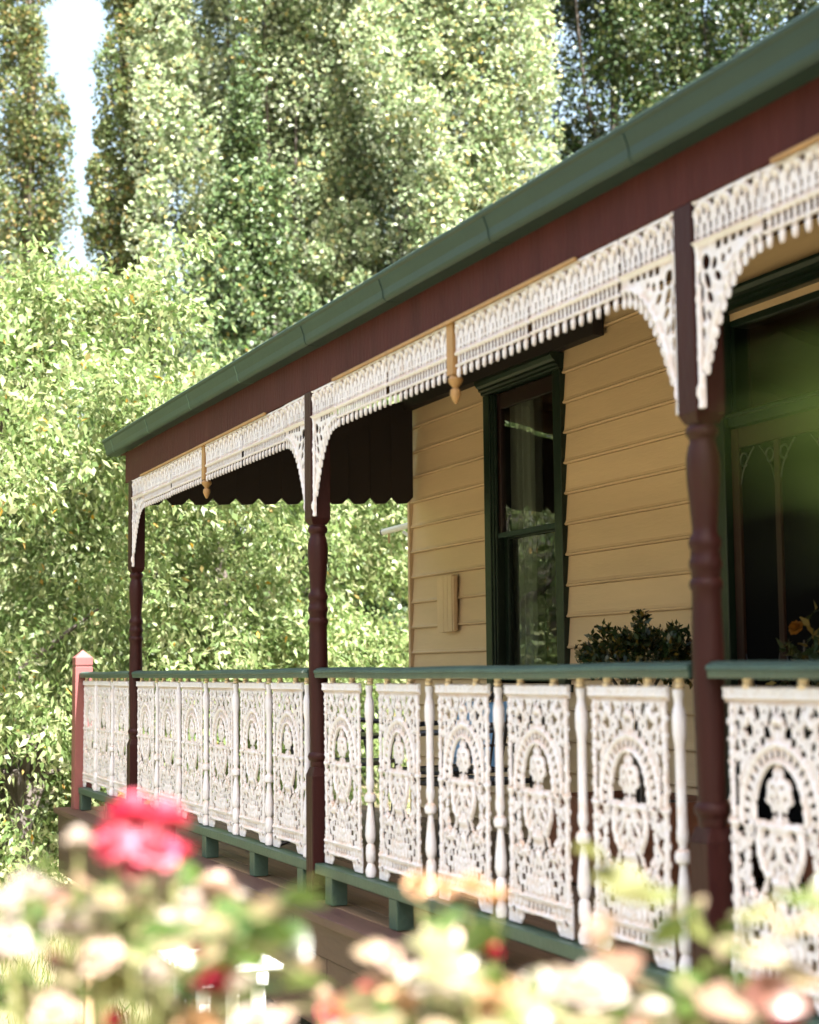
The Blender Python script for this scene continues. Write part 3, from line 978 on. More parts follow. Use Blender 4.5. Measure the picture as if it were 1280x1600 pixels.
def make_post(x, label, group='turned verandah posts'):
    t = T('verandah_post', label, 'post', (x, 0, 0.55), group)
    z0 = 0.551
    m = MB()
    m.box(x - HW, x + HW, -HW, HW, z0, 1.065)
    c = HW * 0.72
    m.add([(x - HW, -HW, 1.065), (x + HW, -HW, 1.065), (x + HW, HW, 1.065), (x - HW, HW, 1.065), (x - c, -c, 1.10), (x + c, -c, 1.10), (x + c, c, 1.10), (x - c, c, 1.10)],
          [(4, 5, 6, 7), (0, 1, 5, 4), (1, 2, 6, 5), (2, 3, 7, 6), (3, 0, 4, 7)])
    m.build('base', M_maroon, t, bevel=0.004)
    pr = [(0.030, 1.09), (0.036, 1.105), (0.036, 1.122), (0.043, 1.130), (0.047, 1.143), (0.043, 1.156), (0.036, 1.162), (0.0365, 1.20), (0.041, 1.45), (0.041, 1.55), (0.038, 1.66),
          (0.038, 1.695), (0.042, 1.702), (0.044, 1.712), (0.042, 1.722), (0.037, 1.728), (0.039, 1.75), (0.043, 1.757), (0.043, 1.772), (0.039, 1.779), (0.037, 1.80), (0.041, 1.808), (0.043, 1.820), (0.040, 1.832),
          (0.033, 1.842), (0.033, 1.862), (0.037, 1.91), (0.042, 1.97), (0.044, 2.01), (0.043, 2.04), (0.037, 2.07), (0.033, 2.078), (0.034, 2.088), (0.041, 2.096), (0.043, 2.107), (0.040, 2.118), (0.033, 2.124), (0.033, 2.135)]
    MB().lathe((x, 0), pr, 24).build('turned_shaft', M_maroon, t, smooth=True)
    u = MB()
    u.add([(x - HW, -HW, 2.150), (x + HW, -HW, 2.150), (x + HW, HW, 2.150), (x - HW, HW, 2.150), (x - c, -c, 2.126), (x + c, -c, 2.126), (x + c, c, 2.126), (x - c, c, 2.126)],
          [(7, 6, 5, 4), (4, 5, 1, 0), (5, 6, 2, 1), (6, 7, 3, 2), (7, 4, 0, 3)])
    u.box(x - HW, x + HW, -HW, HW, 2.15, 2.699)
    u.build('upper_block', M_maroon, t, bevel=0.003)
    return t


make_post(PXA, 'turned maroon post at the far end of the roof, against pale leaves')
make_post(PXB, 'turned maroon post in the middle of the picture, left of the weatherboard wall')
make_post(PXC, 'large turned maroon post nearest the camera, beside the dark door opening')
make_post(PXD, 'turned maroon post beyond the nearest bay of lace railing')
# newel
M_faded = mat('sun_faded_maroon_paint', (0.17, 0.062, 0.06), 0.6, 0.2, 6, 0.2, 60, spec=0.25, stretch=(1, 1, 0.3))
nx_ = -11.90
nw = T('newel_post', 'short maroon newel post with pyramid cap at the far left end of the railing', 'post', (nx_, 0, 0.55))
h_ = 0.062
m = MB().box(nx_ - h_, nx_ + h_, -h_, h_, 0.551, 1.552)
m.build('shaft', M_faded, nw, bevel=0.004)
m = MB().box(nx_ - h_ * 0.93, nx_ + h_ * 0.93, -h_ * 0.93, h_ * 0.93, 1.5525, 1.562)
m.box(nx_ - h_, nx_ + h_, -h_, h_, 1.5625, 1.615)
m.build('cap_block', M_faded, nw, bevel=0.003)
MB().add([(nx_ - h_, -h_, 1.616), (nx_ + h_, -h_, 1.616), (nx_ + h_, h_, 1.616), (nx_ - h_, h_, 1.616), (nx_, 0, 1.672)], [(3, 2, 1, 0), (0, 1, 4), (1, 2, 4), (2, 3, 4), (3, 0, 4)]).build('cap', M_faded, nw)

# ------------------------------------------------------------------ balustrades
rod_prof = [(0.014, 0.706), (0.022, 0.712), (0.026, 0.735), (0.018, 0.756), (0.014, 0.764), (0.021, 0.772), (0.023, 0.80), (0.021, 0.828), (0.014, 0.838), (0.020, 0.848), (0.025, 0.868), (0.023, 0.90), (0.0165, 0.955), (0.012, 0.985),
            (0.012, 0.992), (0.024, 0.999), (0.028, 1.012), (0.024, 1.026), (0.013, 1.034), (0.013, 1.042), (0.019, 1.055), (0.0195, 1.075), (0.0165, 1.09), (0.016, 1.30), (0.019, 1.315), (0.022, 1.33), (0.0225, 1.375), (0.019, 1.392), (0.0145, 1.405), (0.0145, 1.42), (0.018, 1.43), (0.018, 1.446)]
rod_prof = [(r_ * 0.84, z_) for r_, z_ in rod_prof]
ME_rod = MB().lathe((0, 0), rod_prof, 14).mesh('baluster', M_iron, (0, 0, 0.706), True)
bead = [(0.008, 1.4465), (0.013, 1.450), (0.014, 1.456), (0.010, 1.462), (0.012, 1.4665), (0.012, 1.4735)]
M_stud = mat('yellowed_iron_paint', (0.55, 0.44, 0.31), 0.6, 0.2, 20)
ME_bead = MB().lathe((0, 0), bead, 12).mesh('fixing_stud', M_stud, (0, 0, 1.4465), True)


def rail_mesh(x0, x1):
    pr = [(-0.030, 1.474), (-0.033, 1.480), (-0.033, 1.492), (-0.038, 1.496), (-0.036, 1.506), (-0.022, 1.514), (0.0, 1.517), (0.022, 1.514), (0.036, 1.506), (0.038, 1.496), (0.033, 1.492), (0.033, 1.480), (0.030, 1.474)]
    n = max(2, int((x1 - x0) / 0.12))
    vs, fs = [], []
    m_ = len(pr)
    for i in range(n + 1):
        x = x0 + (x1 - x0) * i / n
        dz = 0.0015 * math.sin(i * 0.7 + x0) * (0 < i < n) - 0.003 * math.sin(math.pi * i / n)
        vs += [(x, p[0], p[1] + dz) for p in pr]
    for i in range(n):
        for j in range(m_):
            fs.append((i * m_ + j, i * m_ + (j + 1) % m_, (i + 1) * m_ + (j + 1) % m_, (i + 1) * m_ + j))
    fs.append(tuple(range(m_ - 1, -1, -1)))
    fs.append(tuple(range(n * m_, (n + 1) * m_)))
    return MB().add(vs, fs)


def balustrade(x0, x1, panels, rods, blocks, label):
    t = T('balustrade', label, 'railing', ((x0 + x1) / 2, 0, 0.55), 'iron lace balustrade bays between the posts')
    rail_mesh(x0, x1).build('handrail', M_rail, t, smooth=True)
    piece('bottom_rail', x0, x1, -0.036, 0.036, 0.663, 0.704, M_rail2, t, 0.004)
    for bx in blocks:
        piece('support_block', bx - 0.04, bx + 0.04, -0.034, 0.034, 0.553, 0.6625, M_rail2, t, 0.003)
    for px in panels:
        o = link('lace_panel', ME_panel, t, (px, random.uniform(-0.003, 0.003), 0.7085))
        o.rotation_euler = (random.uniform(-0.006, 0.006), random.uniform(-0.004, 0.004), random.uniform(-0.012, 0.012))
        for s in (-0.115, 0.115):
            link('fixing_stud', ME_bead, t, (px + s, 0, 1.4472))
    for rx in rods:
        o = link('baluster', ME_rod, t, (rx, random.uniform(-0.003, 0.003), 0.7045))
        o.rotation_euler = (random.uniform(-0.006, 0.006), random.uniform(-0.006, 0.006), random.uniform(0, 6))
        link('fixing_stud', ME_bead, t, (rx, 0, 1.4465))
    return t


M_rail2 = mat('dark_green_bottom_rail_paint', (0.028, 0.058, 0.043), 0.5, 0.2, 7, 0.2, 50)
balustrade(-11.836, -10.24, [-11.62, -11.13, -10.64 + 0.05][:3], [-11.375, -10.87], [-11.76, -10.9], 'short far bay of white iron lace railing between newel and far post')
balustrade(-10.149, -6.757, [-9.905, -9.352, -8.80, -8.245, -7.69, -7.135][:6], [-9.628, -9.076, -8.523, -7.968, -7.413, -6.862][:6], [-9.35, -8.445, -7.585, -6.87], 'bay of white iron lace railing left of the middle post with six panels')
balustrade(-6.667, -3.693, [-6.41, -5.79, -5.20, -4.63, -4.065], [-6.09, -5.495, -4.915, -4.345, -3.79], [-6.50, -5.784, -5.0, -4.2], 'bay of white iron lace railing under the window between the two nearer posts')
balustrade(-3.603, -0.635, [-3.358, -2.79, -2.22, -1.65, -1.08], [-3.075, -2.505, -1.935, -1.365, -0.78], [-3.45, -2.6, -1.7, -0.8], 'nearest bay of white iron lace railing cut by the right edge of the picture')

# ------------------------------------------------------------------ verandah roof
vr = T('verandah_roof', 'verandah roof edge with green gutter over a broad maroon beam', 'verandah roof', (-10.5, 0, 2.7))
piece('beam', -10.335, 0.9, -0.042, 0.042, 2.70, 2.893, M_beam, vr, 0.004)
gp = [(-0.045, 2.895), (-0.108, 2.895), (-0.117, 2.901), (-0.121, 2.910), (-0.124, 2.935), (-0.134, 2.962), (-0.138, 2.976), (-0.146, 2.982), (-0.148, 2.992), (-0.142, 2.998), (-0.136, 2.994), (-0.134, 2.982), (-0.124, 2.965), (-0.118, 2.937), (-0.113, 2.906), (-0.104, 2.900), (-0.045, 2.900)]
MB().prism(gp, 'x', -10.56, 1.0).build('gutter', M_green, vr)
MB().prism([(-0.045, 2.896), (-0.105, 2.8965), (-0.118, 2.91), (-0.121, 2.938), (-0.131, 2.964), (-0.140, 2.988), (-0.045, 2.988)], 'x', -10.563, -10.5605).build('gutter_end', M_green, vr)
M_strap = mat('strap_paint', (0.05, 0.095, 0.08), 0.4, 0.1)
gs = [(-0.0440, 2.8945), (-0.109, 2.8940), (-0.1185, 2.9005), (-0.1228, 2.9095), (-0.1260, 2.9345), (-0.1362, 2.9615), (-0.140, 2.974), (-0.1365, 2.9755), (-0.1335, 2.963), (-0.1232, 2.9355), (-0.1205, 2.911), (-0.1165, 2.9025), (-0.1085, 2.8965), (-0.0440, 2.8965)]
for sx in (-10.339, -9.393, -8.431, -7.522):
    MB().prism(gs, 'x', sx - 0.006, sx + 0.006).build('gutter_strap', M_strap, vr)
for sx in (-6.528, -5.615, -4.687, -3.79, -2.85, -1.9, -0.95, 0.0):
    MB().prism([(y_ * 1.0 - (0.0008 if y_ < -0.05 else 0), z_) for y_, z_ in gs], 'x', sx - 0.012, sx + 0.012).build('gutter_joint', M_green, vr)
MB().box(-10.50, -10.345, -0.045, 1.8, 2.896, 2.905).build('end_soffit', M_beam, vr)
# corrugated sheet
nc = 12 * 150
xs_ = np.linspace(-10.56, 1.0, nc)
zc = 0.009 * np.sin(xs_ * 2 * math.pi / 0.076)
V = np.concatenate([np.stack([xs_, np.full(nc, -0.125), 2.985 + zc], 1), np.stack([xs_, np.full(nc, WY - 0.01), 3.46 + zc], 1)])
F = np.array([(i, i + 1, nc + i + 1, nc + i) for i in range(nc - 1)])
V2 = V - np.array([0, 0, 0.006])
rf = link('roof_sheet', np_mesh('roof_sheet', np.concatenate([V, V2]), np.concatenate([F, F[:, ::-1] + 2 * nc]), M_zinc, smooth=True), vr)
rf.location = -wloc(vr)
MB().prism([(0.05, 2.93), (WY - 0.03, 3.385), (WY - 0.03, 3.40), (0.05, 2.945)], 'x', -10.33, 0.9).build('lining', M_ceil, vr)
for rx in np.arange(-9.7, 0.9, 0.9):
    MB().prism([(0.05, 2.86), (WY - 0.08, 3.32), (WY - 0.08, 3.383), (0.05, 2.928)], 'x', rx - 0.025, rx + 0.025).build('rafter', M_ceil, vr)
# the gutter and the sheet above it fall towards the near end
FALL = 0.0075
for o in list(vr.children):
    if o.name.startswith('gutter'):
        o.rotation_euler = (0, FALL, 0)
rf.rotation_euler = (0, FALL, 0)
rf.location.z -= 10.5 * FALL
# end boarding with notched lower edge
ev = T('end_valance', 'dark boarded valance with zigzag lower edge closing the far end of the verandah', 'valance', (-10.28, 0.06, 2.27))
nb_ = 12
ZG0, ZG1 = 2.555, 0.065
for i in range(nb_):
    wb_ = (1.90 - 0.05) / nb_
    y0, y1 = 0.05 + i * wb_, 0.05 + (i + 1) * wb_ - 0.0015
    zl = ZG0 + ZG1 * (y0 / 1.9)
    zr = ZG0 + ZG1 * (y1 / 1.9)
    zt0, zt1 = 2.88 + 0.235 * y0, 2.88 + 0.235 * y1
    c_ = 0.042
    MB().prism([(y0, zl + c_), (y0 + c_, zl), (y1 - c_, zr), (y1, zr + c_), (y1, zt1), (y0, zt0)], 'x', -10.29, -10.27).build('board', M_dark, ev, loc=(-10.28, (y0 + y1) / 2, zl))

# ------------------------------------------------------------------ iron lace friezes
fr_cache = {}


def frieze(x0, x1, strip, label, mid=True):
    xm = (x0 + x1) / 2
    fy = -0.031
    t = T('lace_frieze', label, 'iron frieze', (xm, fy, 2.7), 'iron lace friezes under the beam')
    zt = 2.6985
    link('bracket', ME_bracket, t, (x0 + 0.001, fy, zt))
    link('bracket', ME_bracket_m, t, (x1 - 0.001, fy, zt))
    for a, b in ((x0 + BW, xm - 0.032), (xm + 0.032, x1 - BW)):
        n = 2
        L_ = (b - a) / n
        key = round(L_, 3)
        if key not in fr_cache:
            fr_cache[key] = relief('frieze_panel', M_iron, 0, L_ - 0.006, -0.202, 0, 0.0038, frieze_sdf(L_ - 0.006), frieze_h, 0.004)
        for i in range(n):
            o = link('frieze_panel', fr_cache[key], t, (a + i * L_ + 0.003, fy + random.uniform(-0.002, 0.002), zt - random.uniform(0, 0.002)))
            o.rotation_euler = (random.uniform(-0.01, 0.01), random.uniform(-0.003, 0.003), 0)
    piece('packing_strip', strip[0], strip[1], -0.054, -0.0425, 2.690, 2.703, M_ochre, t, 0.003)
    dp = MB().box(xm - 0.026, xm + 0.026, -0.041, -0.005, 2.515, 2.6995)
    dp.lathe((xm, -0.02), [(0.004, 2.415), (0.012, 2.428), (0.019, 2.446), (0.018, 2.462), (0.010, 2.470), (0.015, 2.478), (0.025, 2.490), (0.027, 2.500), (0.021, 2.510), (0.017, 2.516)], 14)
    dp.build('centre_drop', M_ochre, t, smooth=True)


frieze(PXA + HW, PXB - HW, (-9.88, -7.315), 'white iron lace frieze with brackets over the far bay, left of the middle post')
frieze(PXB + HW, PXC - HW, (-6.372, -4.23), 'white iron lace frieze over the bay in front of the window')
frieze(PXC + HW, PXD - HW, (-3.234, -1.1), 'white iron lace frieze over the nearest bay, before the dark door')

# ------------------------------------------------------------------ verandah furniture
def chair(x, y, rot, label, round_back=False):
    t = T('garden_chair', label, 'chair', (x, y, 0.551), 'black metal chairs on the verandah')
    t.rotation_euler = (0, 0, rot)

    def part(name, mb, m=M_metal):
        me = mb.mesh(name, m, (0, 0, 0), True)
        o = bpy.data.objects.new(name, me)
        col.objects.link(o)
        o.parent = t
        return o
    sw = 0.23
    s = MB()
    s.tube([(-sw, -sw, 0.42), (sw, -sw, 0.42), (sw, sw, 0.42), (-sw, sw, 0.42), (-sw, -sw, 0.42)], 0.011, 8)
    for i in range(9):
        yy = -sw + 2 * sw * (i + 0.5) / 9
        s.box(-sw, sw, yy - 0.017, yy + 0.017, 0.418, 0.424)
    part('seat', s)
    for lx in (-sw, sw):
        part('leg', MB().tube([(lx, -sw, 0.42), (lx * 1.06, -sw - 0.02, 0.2), (lx * 1.1, -sw - 0.035, 0.0)], 0.011, 8))
        part('leg', MB().tube([(lx, sw, 0.42), (lx * 1.06, sw + 0.03, 0.2), (lx * 1.1, sw + 0.06, 0.0)], 0.011, 8))
        part('armrest', MB().tube([(lx * 1.02, sw + 0.02, 0.66), (lx * 1.12, 0.05, 0.66), (lx * 1.12, -0.16, 0.645), (lx * 1.05, -0.2, 0.60), (lx, -sw, 0.42)], [0.011, 0.014, 0.014, 0.011, 0.010], 8))
    b_ = MB()
    top = [(sw * math.cos(a) * (1.0), sw + 0.05 + 0.04, 0.72 + 0.13 * math.sin(a)) for a in np.linspace(0, math.pi, 13)]
    b_.tube([(sw, sw, 0.42)] + top + [(-sw, sw, 0.42)], 0.012, 8)
    part('back_frame', b_)
    sl_ = MB()
    for i in range(5):
        xx = -sw + 2 * sw * (i + 1) / 6
        zt = 0.72 + 0.13 * math.sqrt(max(0, 1 - (xx / sw) ** 2))
        sl_.tube([(xx, sw + 0.005, 0.43), (xx, sw + 0.09, zt)], 0.006, 6)
    sl_.tube([(-sw, sw + 0.055, 0.60), (sw, sw + 0.055, 0.60)], 0.007, 6)
    sl_.tube([(-sw, sw + 0.078, 0.70), (sw, sw + 0.078, 0.70)], 0.007, 6)
    part('back_bars', sl_)
    return t


chair(-8.22, 1.25, 0.25, 'black metal chair with a blue cushion against its back, below the window')
chair(-9.25, 1.05, 2.4, 'black metal chair at the far end of the verandah behind the railing')
chair(-7.35, 0.95, -1.2, 'black metal chair right of the blue cushion behind the railing')
cu = T('cushion', 'blue cushion leaning on the arched back of the black chair', 'cushion', (-8.2, 1.38, 0.99))


def pillow(w_, h__, d_, m, parent, rot):
    n = 14
    V, F = [], []
    for s in (-1, 1):
        for i in range(n + 1):
            for j in range(n + 1):
                u, v = i / n * 2 - 1, j / n * 2 - 1
                t_ = (max(0, 1 - u ** 4) * max(0, 1 - v ** 4)) ** 0.45
                pin = 1 - 0.10 * (u * u * v * v) ** 0.5 * 0 - 0.06 * (1 - abs(u)) * abs(v) - 0.06 * (1 - abs(v)) * abs(u)
                V.append((u * w_ * pin, s * d_ * t_, v * h__ * pin + h__))
    N1 = (n + 1) ** 2
    for i in range(n):
        for j in range(n):
            a, b, c, d = i * (n + 1) + j, (i + 1) * (n + 1) + j, (i + 1) * (n + 1) + j + 1, i * (n + 1) + j + 1
            F += [(a, b, c, d), (N1 + d, N1 + c, N1 + b, N1 + a)]
    me = MB().add(V, F).mesh('cover', m, (0, 0, 0), True)
    o = bpy.data.objects.new('cover', me)
    col.objects.link(o)
    o.parent = parent
    o.rotation_euler = rot


pillow(0.21, 0.18, 0.06, M_blue, cu, (-0.3, 0, 0.25))
# round table
tb = T('garden_table', 'round black metal table between the verandah chairs', 'table', (-8.55, 0.62, 0.551))
m = MB().lathe((-8.55, 0.62), [(0.33, 1.14), (0.36, 1.145), (0.36, 1.16), (0.33, 1.165)], 32)
m.build('table_top', M_metal, tb, smooth=True)
MB().lathe((-8.55, 0.62), [(0.03, 0.58), (0.03, 0.7), (0.022, 0.72), (0.022, 1.10), (0.05, 1.139)], 12).build('pedestal', M_metal, tb, smooth=True)
for i in range(3):
    a = i * 2.094 + 0.4
    MB().tube([(-8.55, 0.62, 0.64), (-8.55 + 0.16 * math.cos(a), 0.62 + 0.16 * math.sin(a), 0.60), (-8.55 + 0.27 * math.cos(a), 0.62 + 0.27 * math.sin(a), 0.563)], 0.012, 8).build('foot', M_metal, tb, smooth=True)


# ------------------------------------------------------------------ foliage helpers
def crown_obj(name, parent, V, F, m, rnd):
    o = link(name, np_mesh(name, V, F, m, rnd), parent)
    o.location = -wloc(parent)
    return o


def sprays(C, D, nl, length, spread, ln, wd, droop, seed, hang=0.4):
    """Leaves along short drooping twigs: C (n,3) starts, D (n,3) directions"""
    r = np.random.default_rng(seed)
    n = len(C)
    t = r.random((n, nl)) ** 0.8
    Lg = (length * r.uniform(0.6, 1.35, n))[:, None]
    pos = C[:, None, :] + D[:, None, :] * (t * Lg)[..., None]
    pos[..., 2] -= droop * (t * Lg) ** 2
    pos += r.normal(0, 1, (n, nl, 3)) * spread * (1.1 - 0.5 * t)[..., None]
    P_ = pos.reshape(-1, 3)
    k = len(P_)
    A_ = np.repeat(D, nl, axis=0) * 0.5 + r.normal(0, 0.75, (k, 3))
    A_[:, 2] -= hang
    A_ = unit(A_)
    N_ = unit(r.normal(0, 0.8, (k, 3)) + np.array([0, 0, 0.9]))
    V, F = leaf_quads(P_, A_, N_, ln * r.uniform(0.65, 1.25, k), wd * r.uniform(0.7, 1.2, k))
    rn = np.clip(np.repeat(r.normal(0, 0.12, n), nl) + r.random(k), 0, 0.999)
    return V, F, rn


def sph(r, n):
    v = unit(r.normal(0, 1, (n, 3)))
    return v


def bushy_tree(x, y, base, H, R, label, m, nspray, nl, ln, wd, seed, zc=0.5, trunk_h=None, tilt=0, group='leafy trees beyond the verandah', spread=0.13, hang=0.9):
    r = np.random.default_rng(seed)
    t = T('broadleaf_tree', label, 'tree', (x, y, base), group)
    cz = base + H * zc
    tr = MB()
    top = Vector((x + r.normal(0, 0.2), y + r.normal(0, 0.2), base + H * 0.8))
    pts = [(x, y, base - 0.1), (x + 0.05, y - 0.05, base + H * 0.25), (x - 0.1, y + 0.1, base + H * 0.5), tuple(top)]
    tr.tube(pts, [0.16, 0.12, 0.08, 0.03], 10)
    tr.build('trunk', M_bark, t, smooth=True)
    for i in range(9):
        f = r.uniform(0.1, 0.6)
        a = r.uniform(0, 6.28)
        p0 = Vector((x, y, base + H * f))
        e_ = Vector((x + math.cos(a) * R * 0.5, y + math.sin(a) * R * 0.5, base + H * min(0.95, f + r.uniform(0.15, 0.4))))
        mid = (p0 + e_) / 2 + Vector((0, 0, 0.25))
        MB().tube([p0, mid, e_], [0.055, 0.035, 0.012], 7).build('limb', M_bark, t, smooth=True)
    dirs = sph(r, nspray)
    lump = 1 + 0.18 * np.sin(dirs[:, 0] * 5 + seed) * np.cos(dirs[:, 1] * 6 + 1) + 0.12 * np.sin(dirs[:, 2] * 9 + dirs[:, 0] * 7)
    rad = (0.35 + 0.65 * r.random(nspray) ** 0.45) * lump
    C_ = np.stack([x + dirs[:, 0] * rad * R, y + dirs[:, 1] * rad * R, cz + dirs[:, 2] * rad * H * 0.5], 1)
    nb2 = max(20, nspray // 9)
    bc = sph(r, nb2)
    brad = 0.55 + 0.45 * r.random(nb2) ** 0.5
    B_ = np.stack([x + bc[:, 0] * brad * R, y + bc[:, 1] * brad * R, cz + bc[:, 2] * brad * H * 0.5], 1)
    own = r.integers(0, nb2, nspray)
    near = r.random(nspray) < 0.8
    C_ = np.where(near[:, None], B_[own] + r.normal(0, 1, (nspray, 3)) * np.array([0.32, 0.32, 0.22]), C_)
    dirs = np.where(near[:, None], unit(bc[own] + np.array([0, 0, 0.25]) + r.normal(0, 0.25, (nspray, 3))), dirs)
    C_[:, 2] = np.maximum(C_[:, 2], base + 0.15)
    D_ = unit(dirs * np.array([1, 1, 0.5]) + r.normal(0, 0.35, (nspray, 3)))
    V, F, rn = sprays(C_, D_, nl, 0.65, spread, ln, wd, 0.55, seed + 1, hang)
    crown_obj('crown', t, V, F, m, rn)
    return t


def poplar(x, y, H, R, label, m, ncl, nl, ln, wd, seed, base=0.0, lean=0.0, z_lo=0.06, clump=0.45, name='poplar_tree', sparse=0.0):
    r = np.random.default_rng(seed)
    t = T(name, label, 'tree', (x, y, base), 'tall poplars behind the house')
    MB().tube([(x, y, base - 0.2), (x + 0.1, y, base + H * 0.3), (x - 0.05, y + 0.1, base + H * 0.65), (x, y, base + H * 0.97)], [0.22, 0.15, 0.09, 0.02], 10).build('trunk', M_bark, t, smooth=True)
    for i in range(11):
        a = r.uniform(0, 6.28)
        f = r.uniform(0.05, 0.6)
        rr = R * r.uniform(0.3, 0.55)
        p0 = Vector((x, y, base + H * f))
        p1 = p0 + Vector((math.cos(a) * rr * 0.7, math.sin(a) * rr * 0.7, H * 0.09))
        p2 = p0 + Vector((math.cos(a) * rr, math.sin(a) * rr, H * r.uniform(0.22, 0.36)))
        MB().tube([p0, p1, p2], [0.06, 0.04, 0.015], 7).build('limb', M_bark, t, smooth=True)
    # flame shaped plumes that leave the stem, swing outwards and rise; each is a chain of leaf clumps
    NS = 8
    npl = ncl // NS
    f0 = r.uniform(-0.06, 0.9, npl)
    an = r.uniform(0, 2 * math.pi, npl)
    Lp = r.uniform(2.4, 5.2, npl)
    uk = r.uniform(0.72, 1.2, npl)
    ss = np.tile(np.linspace(0, 1, NS), npl)
    rep = lambda q: np.repeat(q, NS)
    zz = H * rep(f0) + rep(Lp) * ss
    zf = np.clip(zz / H, 0, 1)
    prof = np.clip(np.minimum(zf / 0.12, 1) ** 0.6 * np.minimum((1.03 - zf) / 0.4, 1) ** 0.7, 0.12, 1)
    a = rep(an) + r.normal(0, 0.06, npl * NS)
    rr = R * prof * rep(uk) * (0.2 + 0.8 * np.minimum(1, ss / 0.5) ** 0.8)
    C_ = np.stack([x + np.cos(a) * rr + lean * zf, y + np.sin(a) * rr, base + np.maximum(zz, 0.4)], 1) + r.normal(0, 0.1, (npl * NS, 3))
    taper = 1.0 - 0.68 * ss ** 1.6
    nf = int(ncl * 0.6)
    zf2 = r.random(nf)
    a2 = r.uniform(0, 2 * math.pi, nf)
    pr2 = np.clip(np.minimum(zf2 / 0.12, 1) ** 0.6 * np.minimum((1.03 - zf2) / 0.4, 1) ** 0.7, 0.12, 1)
    r2 = R * 0.62 * pr2 * np.sqrt(r.random(nf)) * (1 + 0.2 * np.sin(5 * a2 + zf2 * 17 + seed))
    C_ = np.concatenate([C_, np.stack([x + np.cos(a2) * r2, y + np.sin(a2) * r2, base + H * zf2 + 0.3], 1)])
    zf = np.concatenate([zf, zf2])
    a = np.concatenate([a, a2])
    taper = np.concatenate([taper, r.uniform(0.7, 1.15, nf)])
    ncl = len(C_)
    # each clump: a plume of leaves, dense on its skin, taller than wide
    sz = clump * taper * r.uniform(0.8, 1.2, ncl)
    k = ncl * nl
    d_ = sph(r, k)
    rad = r.random(k) ** 0.33
    rad = np.where(r.random(k) < 0.75, 0.72 + 0.38 * r.random(k), rad)
    S_ = np.repeat(sz, nl)[:, None]
    wob = (1 + 0.22 * np.sin(d_[:, 0] * 6 + np.repeat(zf, nl) * 40) * np.cos(d_[:, 2] * 5 + np.repeat(a, nl) * 9))[:, None]
    P_ = np.repeat(C_, nl, axis=0) + d_ * rad[:, None] * S_ * wob * np.array([0.85, 0.85, 1.15])
    A_ = unit(d_ * 0.6 + r.normal(0, 0.7, (k, 3)) + np.array([0, 0, 0.1]))
    N_ = unit(d_ * 1.2 + r.normal(0, 0.36, (k, 3)) + np.array([0, 0, 0.3]))
    V, F = leaf_quads(P_, A_, N_, ln * r.uniform(0.65, 1.25, k), wd * r.uniform(0.7, 1.2, k))
    # turn blades so that the upper face looks outwards
    fl = (np.cross(V[1::4] - V[0::4], V[2::4] - V[0::4]) * N_).sum(1) < 0
    F[fl] = F[fl][:, ::-1]
    rn = np.clip(np.repeat(r.normal(0, 0.14, ncl), nl) + r.random(k), 0, 0.999)
    crown_obj('crown', t, V, F, m, rn)
    return t


# ------------------------------------------------------------------ trees behind
bushy_tree(-15.2, -0.55, 0, 5.7, 2.7, 'broad lime green tree with hanging leaves filling the left edge', L_lime, 760, 150, 0.088, 0.037, 21, 0.47)
bushy_tree(-17.6, 2.6, 0, 4.7, 2.3, 'pale green tree seen under the far end of the roof', L_lime, 560, 150, 0.088, 0.038, 22, 0.47)
bushy_tree(-15.5, -5.6, 0, 5.6, 2.6, 'lime green tree beyond the lawn outside the left edge', L_lime, 380, 110, 0.105, 0.046, 23, 0.47)
bushy_tree(-23.0, 7.2, 0, 6.3, 2.6, 'bright leafy tree beyond the house corner under the white arm', L_lime, 420, 120, 0.12, 0.062, 24, 0.5)
bushy_tree(-22.5, 4.6, 0, 5.2, 2.3, 'dark green shrub tree between the pale ones under the roof end', L_dark, 330, 120, 0.12, 0.06, 25, 0.5)
bushy_tree(-20.5, -2.6, 0, 6.2, 2.6, 'dark leafy tree behind the lime green tree at the left', L_dark, 330, 110, 0.12, 0.06, 26, 0.5)
bushy_tree(-13.3, -0.2, 0, 1.35, 0.9, 'low lime green shrub at the foot of the tree on the left edge', L_lime, 130, 110, 0.075, 0.032, 27, 0.5, group='low shrubs on the lawn')
poplar(-28.1, 6.75, 21.0, 2.45, 'large silver poplar with white lit leaf plumes, widest of the poplars', L_poplar, 560, 340, 0.092, 0.08, 31, clump=0.66)
poplar(-25.6, 8.75, 20.0, 1.75, 'bright silver poplar standing just above the gutter, right of the largest poplar', L_poplar, 400, 320, 0.092, 0.08, 42, clump=0.58)
poplar(-25.3, 5.25, 9.0, 1.25, 'shorter deep green poplar in front of the large silver one', L_mid, 260, 300, 0.085, 0.07, 44, clump=0.5)  # added tree: its dark leaves imitate a shaded hollow in the silver crown
poplar(-29.4, 4.25, 21, 0.72, 'narrow bronze tinged poplar at the right of the sky gap', L_poplar2, 260, 230, 0.085, 0.07, 33, clump=0.42)
poplar(-38.4, 3.7, 24, 0.85, 'slender poplar at the top left corner with trunk showing', L_poplar2, 220, 190, 0.105, 0.08, 34, clump=0.48)
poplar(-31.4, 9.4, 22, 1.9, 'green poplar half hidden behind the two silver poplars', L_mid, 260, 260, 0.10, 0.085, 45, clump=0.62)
poplar(-31.6, 15.5, 22, 2.6, 'dark leaved poplar at the top right above the roof', L_dark, 360, 260, 0.115, 0.09, 35, clump=0.66)  # dark by the leaf colour of its species
poplar(-32.0, 19.3, 23, 3.1, 'dark poplar at the top right corner behind the gutter', L_dark, 330, 240, 0.125, 0.095, 36, clump=0.72)


